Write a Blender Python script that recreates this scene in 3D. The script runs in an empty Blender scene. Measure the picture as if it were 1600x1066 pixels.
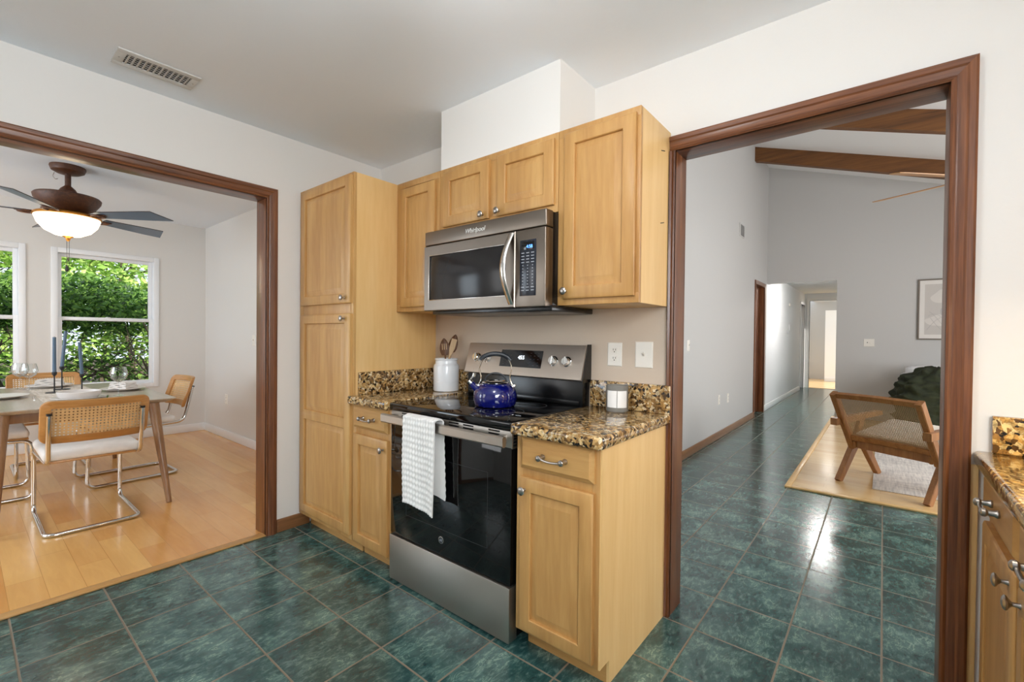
import bpy, bmesh, math, random
from mathutils import Vector, Matrix
random.seed(7)
sc = bpy.context.scene
COL = sc.collection
PI = math.pi

# ------------------------------------------------------------------ camera, world, sun, big lights, exposure
YAW, PITCH, ROLL, FPX, CAMH = 0.685000425, -0.0115444984, 0.0104001082, 710.02, 1.25
def camera():
    cy, sy, cp, sp = math.cos(YAW), math.sin(YAW), math.cos(PITCH), math.sin(PITCH)
    w = Vector((-sy*cp, cy*cp, sp)); r = Vector((cy, sy, 0)); u = r.cross(w)
    cr, sr = math.cos(ROLL), math.sin(ROLL)
    r2 = cr*r + sr*u; u2 = -sr*r + cr*u
    cd = bpy.data.cameras.new('camera'); co = bpy.data.objects.new('camera', cd); COL.objects.link(co)
    m = Matrix((( r2.x, u2.x, -w.x, 0), (r2.y, u2.y, -w.y, 0), (r2.z, u2.z, -w.z, CAMH), (0, 0, 0, 1)))
    co.matrix_world = m
    cd.sensor_width = 36; cd.lens = FPX/1600*36; cd.clip_start = 0.02; cd.clip_end = 200
    sc.camera = co
camera()
wd = bpy.data.worlds.new('sky'); sc.world = wd; wd.use_nodes = True
wd.node_tree.nodes['Background'].inputs[0].default_value = (.78, .88, 1, 1)
wd.node_tree.nodes['Background'].inputs[1].default_value = 1.6
def sun():
    l = bpy.data.lights.new('sun', 'SUN'); l.energy = 6.5; l.angle = .01; l.color = (1, .95, .84)
    o = bpy.data.objects.new('sun', l); COL.objects.link(o)
    d = Vector((-.80, -.18, -.66)); o.rotation_euler = d.to_track_quat('-Z', 'Y').to_euler()
sun()
def area(name, loc, target, sx, sy, power, color=(1, 1, 1), spread=PI):
    l = bpy.data.lights.new(name, 'AREA'); l.shape = 'RECTANGLE'; l.size = sx; l.size_y = sy; l.energy = power; l.color = color; l.spread = spread
    o = bpy.data.objects.new(name, l); COL.objects.link(o); o.location = loc
    o.rotation_euler = (Vector(target)-Vector(loc)).to_track_quat('-Z', 'Y').to_euler()
    return o
def point(name, loc, power, color=(1, 1, 1), rad=.08):
    l = bpy.data.lights.new(name, 'POINT'); l.energy = power; l.color = color; l.shadow_soft_size = rad
    o = bpy.data.objects.new(name, l); COL.objects.link(o); o.location = loc
# daylight through the windows that the frame does not show, and one added fill
area('window_light_kitchen_sink', (.93, .1, 1.68), (-3, .9, 1.1), 1.9, 1.0, 98, (.92, .965, 1))
area('window_light_kitchen_left', (-2.9, -1.45, 1.5), (.3, 1.6, .9), 1.3, 1.2, 18, (.97, .98, 1))  # added fill with no window behind it, brightens the right-hand doors
area('window_light_dining_side', (-4.9, -2.5, 1.4), (-4.9, 2, 1.1), 2.4, 1.6, 74, (.76, .89, 1))
area('window_light_living', (3.1, 5.6, 1.6), (-1.5, 6.6, 1.9), 4.0, 2.0, 232, (.97, .98, 1))
# ceiling lamp of the kitchen (its glass dome is built below)
LAMP = (-.80, .66, 2.48)
area('counter_strip_light', (.70, 1.35, 1.40), (.62, 1.35, 0), .08, 1.0, 7, (1, .80, .55))
# lamps in the hallway beyond the living room
point('back_room_light', (-1.1, 15.0, 2.34), 9, (1, .96, .9), .15)
sc.view_settings.view_transform = 'Standard'; sc.view_settings.look = 'None'
sc.view_settings.gamma = 1; sc.view_settings.use_curve_mapping = False
sc.view_settings.exposure = 0.0
sc.cycles.use_denoising = True
sc.cycles.max_bounces = 10; sc.cycles.diffuse_bounces = 6; sc.cycles.glossy_bounces = 4
sc.cycles.transparent_max_bounces = 16; sc.cycles.caustics_reflective = False; sc.cycles.caustics_refractive = False
sc.cycles.sample_clamp_indirect = 6

# ------------------------------------------------------------------ materials
def srgb(r, g, b):
    f = lambda c: (c/255/12.92 if c/255 <= .04045 else ((c/255+.055)/1.055)**2.4)
    return (f(r), f(g), f(b), 1)
class N:
    """small node-graph helper"""
    def __init__(s, name):
        s.m = bpy.data.materials.new(name); s.m.use_nodes = True; s.t = s.m.node_tree; s.b = s.t.nodes['Principled BSDF']
        s.out = s.t.nodes['Material Output']
    def n(s, typ, **kw):
        nd = s.t.nodes.new(typ)
        for k, v in kw.items():
            if k.startswith('i_'):
                key = k[2:]; key = int(key) if key.isdigit() else key.replace('_', ' ')
                nd.inputs[key].default_value = v
            else: setattr(nd, k, v)
        return nd
    def l(s, a, b): s.t.links.new(a, b)
    def math(s, op, a, b=None, c=None):
        nd = s.n('ShaderNodeMath', operation=op)
        for i, v in enumerate((a, b, c)):
            if v is None: continue
            if isinstance(v, (int, float)): nd.inputs[i].default_value = v
            else: s.l(v, nd.inputs[i])
        return nd.outputs[0]
    def ramp(s, fac, stops, interp='LINEAR'):
        nd = s.n('ShaderNodeValToRGB'); cr = nd.color_ramp; cr.interpolation = interp
        while len(cr.elements) < len(stops): cr.elements.new(.5)
        for e, (p, c) in zip(cr.elements, stops): e.position = p; e.color = c if len(c) == 4 else (*c, 1)
        s.l(fac, nd.inputs[0]); return nd.outputs[0]
    def mix(s, fac, a, b, typ='MIX'):
        nd = s.n('ShaderNodeMix', data_type='RGBA', blend_type=typ)
        for i, v in ((0, fac), (6, a), (7, b)):
            if isinstance(v, (int, float)): nd.inputs[i].default_value = v
            elif isinstance(v, tuple): nd.inputs[i].default_value = v
            else: s.l(v, nd.inputs[i])
        return nd.outputs[2]
    def coord(s, scale=(1, 1, 1), rot=(0, 0, 0), loc=(0, 0, 0), out='Object'):
        tc = s.n('ShaderNodeTexCoord'); mp = s.n('ShaderNodeMapping')
        mp.inputs['Scale'].default_value = scale; mp.inputs['Rotation'].default_value = rot; mp.inputs['Location'].default_value = loc
        s.l(tc.outputs[out], mp.inputs[0]); return mp.outputs[0]
    def noise(s, vec, scale=5, detail=3, rough=.5, dist=0):
        nd = s.n('ShaderNodeTexNoise'); nd.inputs['Scale'].default_value = scale; nd.inputs['Detail'].default_value = detail
        nd.inputs['Roughness'].default_value = rough; nd.inputs['Distortion'].default_value = dist
        s.l(vec, nd.inputs['Vector']); return nd
    def bump(s, h, strength=.2, dist=.01):
        nd = s.n('ShaderNodeBump'); nd.inputs['Strength'].default_value = strength; nd.inputs['Distance'].default_value = dist
        s.l(h, nd.inputs['Height']); s.l(nd.outputs[0], s.b.inputs['Normal'])
    def set(s, **kw):
        for k, v in kw.items(): s.b.inputs[k.replace('_', ' ')].default_value = v
        return s
def plain(name, col, rough=.5, metal=0, coat=0, **kw):
    n = N(name); n.set(Base_Color=col, Roughness=rough, Metallic=metal, Coat_Weight=coat)
    for k, v in kw.items(): n.b.inputs[k.replace('_', ' ')].default_value = v
    return n.m
def paint(name, col, bump=.12, scale=60, rough=.75):
    n = N(name); n.set(Base_Color=col, Roughness=rough)
    c = n.coord(); a = n.noise(c, scale, 4, .6); n.bump(a.outputs[0], bump, .004); return n.m
def wood(name, dark, mid, light, axis='z', rough=.32, stretch=14, scale=3.2, coat=.25, streak=.5, fine=.35):
    n = N(name); n.set(Roughness=rough, Coat_Weight=coat, Coat_Roughness=.15)
    sx = {'x': (1/stretch, 1, 1), 'y': (1, 1/stretch, 1), 'z': (1, 1, 1/stretch)}[axis]
    c = n.coord(tuple(v for v in sx))
    a = n.noise(c, scale*2, 4, .55, 1.2); b = n.noise(c, scale*16, 3, .6)
    base = n.ramp(a.outputs[0], [(.3, dark), (.5, mid), (.72, light)])
    col = n.mix(fine, base, n.ramp(b.outputs[0], [(.3, dark), (.7, light)]), 'MIX')
    n.l(col, n.b.inputs['Base Color']); n.bump(b.outputs[0], .03, .002); return n.m
def emit(name, col, strength):
    n = N(name); n.set(Base_Color=col, Emission_Color=col, Emission_Strength=strength); return n.m

M = {}
M['wall'] = paint('kitchen_paint', srgb(232, 229, 225), .10)
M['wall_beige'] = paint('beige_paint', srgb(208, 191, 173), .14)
M['wall_living'] = paint('grey_paint', srgb(196, 195, 193), .12)  # greyer tone than the kitchen walls
M['wall_dining'] = paint('dining_paint', srgb(222, 219, 215), .10)
M['hall_white'] = paint('hall_paint', srgb(240, 241, 242), .08)
M['ceiling'] = paint('ceiling_texture', srgb(236, 241, 247), .22, 22, .85)
M['ceiling_dining'] = paint('dining_ceiling_texture', srgb(229, 234, 240), .3, 16, .85)
M['white_trim'] = plain('white_gloss', srgb(238, 238, 238), .35)
M['vinyl'] = plain('white_vinyl', srgb(240, 241, 243), .3)
mp_d, mp_m, mp_l = srgb(168, 120, 66), srgb(191, 144, 84), srgb(208, 165, 104)
for ax in 'xyz':
    M['maple_'+ax] = wood('maple_'+ax, mp_d, mp_m, mp_l, ax, .42, 9, 2.6, .06, .5, .34)
M['maple_side'] = wood('maple_side', srgb(220, 176, 112), srgb(230, 189, 126), srgb(236, 200, 142), 'z', .4, 10, 3, .1, .5, .3)
for ax in 'xyz':
    M['mahogany_'+ax] = wood('mahogany_'+ax, srgb(62, 31, 17), srgb(108, 62, 34), srgb(148, 92, 54), ax, .36, 30, 9, .15, .5, .45)
M['base_oak_y'] = wood('baseboard_wood', srgb(112, 72, 42), srgb(142, 96, 60), srgb(158, 112, 72), 'y', .35, 20, 8)
M['beam'] = wood('beam_wood', srgb(74, 44, 20), srgb(112, 70, 32), srgb(136, 90, 44), 'x', .55, 16, 5, 0)
M['walnut'] = wood('table_wood', srgb(112, 78, 48), srgb(140, 100, 64), srgb(156, 116, 78), 'z', .4, 16, 6, .1)
M['table_top'] = wood('table_top_wood', srgb(166, 154, 138), srgb(182, 170, 154), srgb(194, 183, 168), 'x', .3, 16, 6, .2)
M['honey'] = wood('chair_frame_wood', srgb(166, 112, 56), srgb(188, 134, 74), srgb(202, 150, 90), 'x', .38, 12, 6, .2)
M['teak'] = wood('teak_wood', srgb(122, 76, 36), srgb(152, 100, 52), srgb(172, 120, 68), 'z', .4, 14, 7, .15)
M['steel'] = None
def brushed(name, col, rough=.28, axis='x'):
    n = N(name); n.set(Base_Color=col, Metallic=1, Roughness=rough)
    sc_ = {'x': (.4, 90, 90), 'z': (90, 90, .4), 'y': (90, .4, 90)}[axis]
    c = n.coord(sc_); a = n.noise(c, 12, 2, .5)
    r = n.ramp(a.outputs[0], [(.3, (rough*.93,)*3), (.7, (rough*1.07,)*3)]); n.l(r, n.b.inputs['Roughness'])
    return n.m
M['steel'] = brushed('brushed_steel', srgb(186, 180, 172), .40)
M['steel_dark'] = brushed('dark_brushed_steel', srgb(132, 122, 112), .34)
M['steel_satin'] = brushed('satin_steel', srgb(206, 194, 182), .58)
M['steel_bright'] = brushed('bright_steel', srgb(205, 200, 195), .2, 'z')
M['chrome'] = plain('chrome', srgb(215, 214, 212), .08, 1)
M['nickel'] = plain('satin_nickel', srgb(176, 170, 164), .28, 1)
M['black_glass'] = plain('black_glass', srgb(9, 9, 10), .04, 0, 0)
M['black'] = plain('black_enamel', srgb(14, 14, 15), .25)
M['dark_plastic'] = plain('dark_plastic', srgb(38, 38, 41), .4)
M['grey_mark'] = plain('grey_marking', srgb(78, 78, 82), .35)
M['key_mark'] = plain('key_marking', srgb(175, 178, 186), .5)
M['mw_glass'] = plain('microwave_glass', srgb(36, 34, 34), .16, Specular_IOR_Level=.3)
M['logo_silver'] = plain('logo_silver', srgb(226, 224, 220), .4)
M['keypad'] = plain('keypad_panel', srgb(30, 34, 44), .2)
M['lcd_white'] = emit('display_white', (.85, .92, 1, 1), 2.2)
M['lcd_blue'] = emit('display_blue', (.10, .32, 1, 1), 2.4)
M['porcelain'] = plain('white_porcelain', srgb(236, 238, 241), .18, 0, .3)
M['plate'] = plain('stoneware', srgb(222, 216, 212), .3)
M['blue_enamel'] = plain('blue_enamel', srgb(7, 14, 96), .08, 0, 1)
M['grip'] = plain('grey_grip', srgb(44, 47, 52), .4)
M['plastic_white'] = plain('white_plastic', srgb(236, 231, 222), .3)
M['slot'] = plain('socket_slot', srgb(80, 62, 40), .6)
M['candle_blue'] = plain('blue_wax', srgb(84, 106, 128), .5)
M['iron'] = plain('black_iron', srgb(30, 30, 34), .45)
M['bronze'] = wood('aged_bronze', srgb(54, 30, 18), srgb(84, 48, 28), srgb(110, 66, 38), 'z', .5, 1, 14, 0)
M['gold'] = plain('antique_gold', srgb(190, 128, 52), .35, .8)
M['blade'] = plain('slate_blade', srgb(92, 108, 128), .35, 0, .2)
M['blade_edge'] = plain('blade_edge', srgb(50, 40, 36), .5)
M['lamp_glass'] = emit('lamp_glass', (1, .84, .60, 1), 3.6)
M['kitchen_dome'] = emit('kitchen_lamp_glass', (1, .985, .965, 1), 23.5)
M['bulb_white'] = emit('hall_lamp_glass', (1, .97, .93, 1), 165.0)
M['bark'] = plain('bark', srgb(92, 80, 66), .85)
M['art_print'] = plain('print_paper', srgb(198, 193, 188), .7)
M['art_shape'] = plain('print_shape', srgb(214, 209, 203), .7)
M['art_shade'] = plain('print_shade', srgb(180, 177, 174), .7)
M['mat_board'] = plain('mat_board', srgb(226, 222, 217), .8)
M['grey_frame'] = plain('greige_frame', srgb(118, 108, 98), .5)
M['paper'] = plain('label_paper', srgb(243, 242, 240), .6)
M['wax'] = plain('candle_wax', srgb(232, 226, 214), .5)
M['spoon_dark'] = wood('spoon_dark', srgb(78, 46, 24), srgb(106, 66, 36), srgb(126, 82, 46), 'z', .5, 8, 12, 0)
M['spoon_light'] = wood('spoon_light', srgb(190, 156, 112), srgb(206, 172, 130), srgb(216, 184, 144), 'z', .5, 8, 12, 0)
M['duct_dark'] = plain('duct_dark', srgb(48, 36, 28), .8)
M['vent_paint'] = plain('vent_paint', srgb(206, 204, 200), .45)
M['soil'] = plain('mulch', srgb(70, 58, 40), .95)

def fabric(name, col, scale=400, strength=.3, col2=None, rough=.9):
    n = N(name); n.set(Roughness=rough); n.b.inputs['Sheen Weight'].default_value = .25
    c = n.coord(); a = n.noise(c, scale, 2, .5); b = n.noise(c, 9, 3, .6)
    c2 = col2 or tuple(v*.86 for v in col[:3])+(1,)
    n.l(n.ramp(b.outputs[0], [(.3, c2), (.65, col)]), n.b.inputs['Base Color']); n.bump(a.outputs[0], strength, .002); return n.m
M['seat_fabric'] = fabric('seat_boucle', srgb(240, 235, 230))
M['cushion'] = fabric('cream_cushion', srgb(222, 212, 194))
M['napkin'] = fabric('napkin_linen', srgb(226, 219, 213))
M['throw'] = fabric('olive_throw', srgb(52, 58, 34), 250, .4, srgb(30, 35, 22))
M['throw'].node_tree.nodes['Principled BSDF'].inputs['Sheen Weight'].default_value = 0
M['pillow'] = fabric('white_pillow', srgb(232, 232, 233))
M['sofa'] = fabric('sofa_cloth', srgb(200, 198, 196))
def weave(name, a, b, s=90):
    n = N(name); n.set(Roughness=.95)
    x = n.noise(n.coord((1, .06, 1)), s, 2, .6); y = n.noise(n.coord((.06, 1, 1)), s, 2, .6)
    big = n.noise(n.coord(), 6, 3, .6)
    f = n.math('ADD', n.math('MULTIPLY', x.outputs[0], .4), n.math('ADD', n.math('MULTIPLY', y.outputs[0], .4), n.math('MULTIPLY', big.outputs[0], .2)))
    n.l(n.ramp(f, [(.38, a), (.6, b)]), n.b.inputs['Base Color']); n.bump(f, .4, .004); return n.m
M['rug'] = weave('woven_rug', srgb(186, 180, 176), srgb(236, 230, 222))
M['runner'] = weave('runner_weave', srgb(190, 176, 160), srgb(232, 225, 216), 140)

# granite
def granite(name, tint):
    n = N(name); n.set(Roughness=.12, Coat_Weight=.3)
    base = n.coord()
    wob = n.noise(base, 18, 3, .6)
    add = n.n('ShaderNodeVectorMath', operation='MULTIPLY_ADD'); n.l(wob.outputs['Color'], add.inputs[0]); add.inputs[1].default_value = (.045, .045, .045); n.l(base, add.inputs[2])
    v = n.n('ShaderNodeTexVoronoi', feature='F1'); v.inputs['Scale'].default_value = 88; n.l(add.outputs[0], v.inputs['Vector'])
    sep = n.n('ShaderNodeSeparateColor'); n.l(v.outputs['Color'], sep.inputs[0])
    d = (24, 19, 14); 
    st = [(0, srgb(*d)), (.13, srgb(92, 68, 42)), (.26, srgb(158, 122, 74)), (.46, srgb(190, 154, 100)), (.66, srgb(212, 186, 138)), (.84, srgb(226, 210, 178))]
    st = [(p, tuple(c[i]*tint[i] for i in range(3))+(1,)) for p, c in st]
    col = n.ramp(sep.outputs[0], st, 'CONSTANT')
    v2 = n.n('ShaderNodeTexVoronoi', feature='F1'); v2.inputs['Scale'].default_value = 200; n.l(add.outputs[0], v2.inputs['Vector'])
    s2 = n.n('ShaderNodeSeparateColor'); n.l(v2.outputs['Color'], s2.inputs[0])
    k = n.ramp(s2.outputs[0], [(0, (0, 0, 0)), (.74, (1, 1, 1))], 'CONSTANT')
    big = n.noise(base, 26, 3, .7)
    dark = n.ramp(big.outputs[0], [(.42, (0, 0, 0)), (.56, (1, 1, 1))])
    col = n.mix(n.math('MULTIPLY', k, .45), col, n.mix(s2.outputs[1], srgb(26, 20, 15), srgb(150, 112, 66)))
    col = n.mix(n.math('MULTIPLY', n.math('SUBTRACT', 1.0, dark), .42), col, srgb(44, 34, 24))
    n.l(col, n.b.inputs['Base Color']); return n.m
M['granite'] = granite('granite', (1.05, 1.0, .92))
M['granite_gold'] = granite('gold_granite', (1.25, 1.05, .62))  # same granite with the right counter's warm light tinted into the colour

# green tile
TP, TX, TY = .30923768, -2.76913, 1.37942
def tile():
    n = N('green_tile')
    g = n.n('ShaderNodeNewGeometry'); sp = n.n('ShaderNodeSeparateXYZ'); n.l(g.outputs['Position'], sp.inputs[0])
    u = n.math('MULTIPLY', n.math('SUBTRACT', sp.outputs[0], TX), 1/TP); v = n.math('MULTIPLY', n.math('SUBTRACT', sp.outputs[1], TY), 1/TP)
    fu, fv = n.math('FRACT', u), n.math('FRACT', v)
    eu = n.math('MINIMUM', fu, n.math('SUBTRACT', 1.0, fu)); ev = n.math('MINIMUM', fv, n.math('SUBTRACT', 1.0, fv))
    e = n.math('MINIMUM', eu, ev)
    gm = n.ramp(e, [(.008, (1, 1, 1)), (.013, (0, 0, 0))])
    cell = n.n('ShaderNodeCombineXYZ'); n.l(n.math('FLOOR', u), cell.inputs[0]); n.l(n.math('FLOOR', v), cell.inputs[1])
    wn = n.n('ShaderNodeTexWhiteNoise', noise_dimensions='3D'); n.l(cell.outputs[0], wn.inputs['Vector'])
    off = n.n('ShaderNodeVectorMath', operation='MULTIPLY_ADD'); n.l(wn.outputs['Color'], off.inputs[0]); off.inputs[1].default_value = (7, 7, 7); n.l(g.outputs['Position'], off.inputs[2])
    st = n.n('ShaderNodeMapping'); st.inputs['Rotation'].default_value = (0, 0, -.35); st.inputs['Scale'].default_value = (1.0, .42, 1); n.l(off.outputs[0], st.inputs[0])
    clouds = n.noise(off.outputs[0], 6.5, 5, .6, .4)
    fine = n.noise(st.outputs[0], 46, 6, .72, .5)
    vein = n.noise(st.outputs[0], 21, 5, .62, 1.1)
    rid = n.math('ABSOLUTE', n.math('SUBTRACT', vein.outputs[0], .5))
    vm = n.ramp(rid, [(.0, (1, 1, 1)), (.022, (0, 0, 0))])
    col = n.ramp(clouds.outputs[0], [(.3, srgb(27, 54, 55)), (.48, srgb(44, 79, 78)), (.68, srgb(108, 142, 134))])
    col = n.mix(.5, col, n.ramp(fine.outputs[0], [(.34, srgb(24, 50, 52)), (.52, srgb(52, 90, 88)), (.7, srgb(140, 172, 162))]))
    patch = n.ramp(clouds.outputs[0], [(.46, (0, 0, 0)), (.66, (1, 1, 1))])
    col = n.mix(n.math('MULTIPLY', n.math('MULTIPLY', vm, patch), .75), col, srgb(158, 190, 172))
    hsv = n.n('ShaderNodeHueSaturation'); n.l(col, hsv.inputs['Color']); n.l(n.math('MULTIPLY_ADD', wn.outputs['Value'], .25, .85), hsv.inputs['Value'])
    col = n.mix(gm, hsv.outputs[0], srgb(126, 112, 94))
    n.l(col, n.b.inputs['Base Color'])
    n.set(IOR=1.72)
    r = n.math('MULTIPLY_ADD', gm, .5, .185); n.l(r, n.b.inputs['Roughness'])
    n.bump(n.math('SUBTRACT', 1.0, gm), .5, .002)
    return n.m
M['tile'] = tile()
def planks(name, c1, c2, width, length, yoff=0.0, rough=.24, warm=None):
    n = N(name); n.set(Roughness=rough, Coat_Weight=.3, Coat_Roughness=.12)
    g = n.n('ShaderNodeNewGeometry')
    mp = n.n('ShaderNodeMapping'); mp.inputs['Location'].default_value = (0, -yoff, 0); n.l(g.outputs['Position'], mp.inputs[0])
    b = n.n('ShaderNodeTexBrick'); b.offset = .37; b.offset_frequency = 2; b.squash = 1
    b.inputs['Scale'].default_value = 1; b.inputs['Mortar Size'].default_value = .0009; b.inputs['Brick Width'].default_value = length; b.inputs['Row Height'].default_value = width
    b.inputs['Color1'].default_value = c1; b.inputs['Color2'].default_value = c2; b.inputs['Mortar'].default_value = tuple(v*.62 for v in c2[:3])+(1,)
    n.l(mp.outputs[0], b.inputs['Vector'])
    m2 = n.n('ShaderNodeMapping'); m2.inputs['Scale'].default_value = (.12, 1, 1); n.l(g.outputs['Position'], m2.inputs[0])
    gr = n.noise(m2.outputs[0], 30, 4, .6, .8); cl = n.noise(m2.outputs[0], 5, 3, .6, .5)
    col = n.mix(.16, b.outputs[0], n.ramp(gr.outputs[0], [(.35, tuple(v*.7 for v in c2[:3])), (.65, c1)]))
    col = n.mix(.2, col, n.ramp(cl.outputs[0], [(.35, tuple(v*.75 for v in c2[:3])), (.65, c1)]))
    n.l(col, n.b.inputs['Base Color']); return n.m
M['floor_dining'] = planks('maple_planks', srgb(240, 190, 118), srgb(212, 144, 74), .1275, .82, .02)
M['floor_living'] = planks('pale_planks', srgb(232, 198, 144), srgb(214, 172, 112), .1, 1.0)

# cane: thin sheet with real holes cut by alpha
def cane(name, col, pitch, hole, a='x', b='z'):
    n = N(name); n.set(Roughness=.6)
    tc = n.n('ShaderNodeTexCoord'); sp = n.n('ShaderNodeSeparateXYZ'); n.l(tc.outputs['Object'], sp.inputs[0])
    ia, ib = 'xyz'.index(a), 'xyz'.index(b)
    fu = n.math('ABSOLUTE', n.math('SUBTRACT', n.math('FRACT', n.math('MULTIPLY', sp.outputs[ia], 1/pitch)), .5))
    fv = n.math('ABSOLUTE', n.math('SUBTRACT', n.math('FRACT', n.math('MULTIPLY', sp.outputs[ib], 1/pitch)), .5))
    d = n.math('MAXIMUM', n.math('MAXIMUM', fu, fv), n.math('MULTIPLY', n.math('ADD', fu, fv), .70))
    al = n.math('GREATER_THAN', d, hole)
    ns = n.noise(n.coord(), 30, 2, .5)
    n.l(n.ramp(ns.outputs[0], [(.3, tuple(v*.85 for v in col[:3])), (.7, col)]), n.b.inputs['Base Color'])
    n.l(al, n.b.inputs['Alpha']); return n.m
M['cane'] = cane('natural_cane', srgb(226, 184, 128), .0176, .215)
M['cane_pale'] = cane('pale_cane', srgb(178, 152, 116), .0125, .30)
M['cane_light'] = cane('light_cane', srgb(226, 214, 200), .0185, .2)

def glass(name, col=(1, 1, 1, 1), rough=0.0, f=.12):
    n = N(name); t = n.t; t.nodes.remove(n.b)
    tr = n.n('ShaderNodeBsdfTransparent'); tr.inputs[0].default_value = col
    gl = n.n('ShaderNodeBsdfGlossy'); gl.inputs['Roughness'].default_value = rough
    lw = n.n('ShaderNodeLayerWeight'); lw.inputs[0].default_value = f
    mx = n.n('ShaderNodeMixShader'); n.l(lw.outputs['Facing'], mx.inputs[0]); n.l(tr.outputs[0], mx.inputs[1]); n.l(gl.outputs[0], mx.inputs[2])
    n.l(mx.outputs[0], n.out.inputs[0]); return n.m
M['pane'] = glass('window_glass', f=.06)
M['wine_glass'] = glass('wine_glass', (.97, .98, .98, 1), 0, .3)
def frosted():
    n = N('frosted_glass'); n.set(Base_Color=srgb(168, 166, 160), Roughness=.35, Transmission_Weight=.45, IOR=1.3); return n.m
M['frosted'] = frosted()
def leafmat(name, stops):
    n = N(name); n.set(Roughness=.45)
    g = n.n('ShaderNodeNewGeometry')
    n.l(n.ramp(g.outputs['Random Per Island'], stops), n.b.inputs['Base Color'])
    n.b.inputs['Subsurface Weight'].default_value = 0
    tr = n.n('ShaderNodeBsdfTranslucent'); n.l(n.ramp(g.outputs['Random Per Island'], stops), tr.inputs[0])
    mx = n.n('ShaderNodeMixShader'); mx.inputs[0].default_value = .35
    n.l(n.b.outputs[0], mx.inputs[1]); n.l(tr.outputs[0], mx.inputs[2]); n.l(mx.outputs[0], n.out.inputs[0]); return n.m
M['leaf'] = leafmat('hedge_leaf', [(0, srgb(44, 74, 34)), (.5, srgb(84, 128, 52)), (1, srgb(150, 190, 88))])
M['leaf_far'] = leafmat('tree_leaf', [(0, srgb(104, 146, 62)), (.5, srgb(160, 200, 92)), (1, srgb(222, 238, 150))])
M['towel'] = fabric('towel_cotton', srgb(240, 238, 235), 300, .2, srgb(228, 226, 223))

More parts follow.
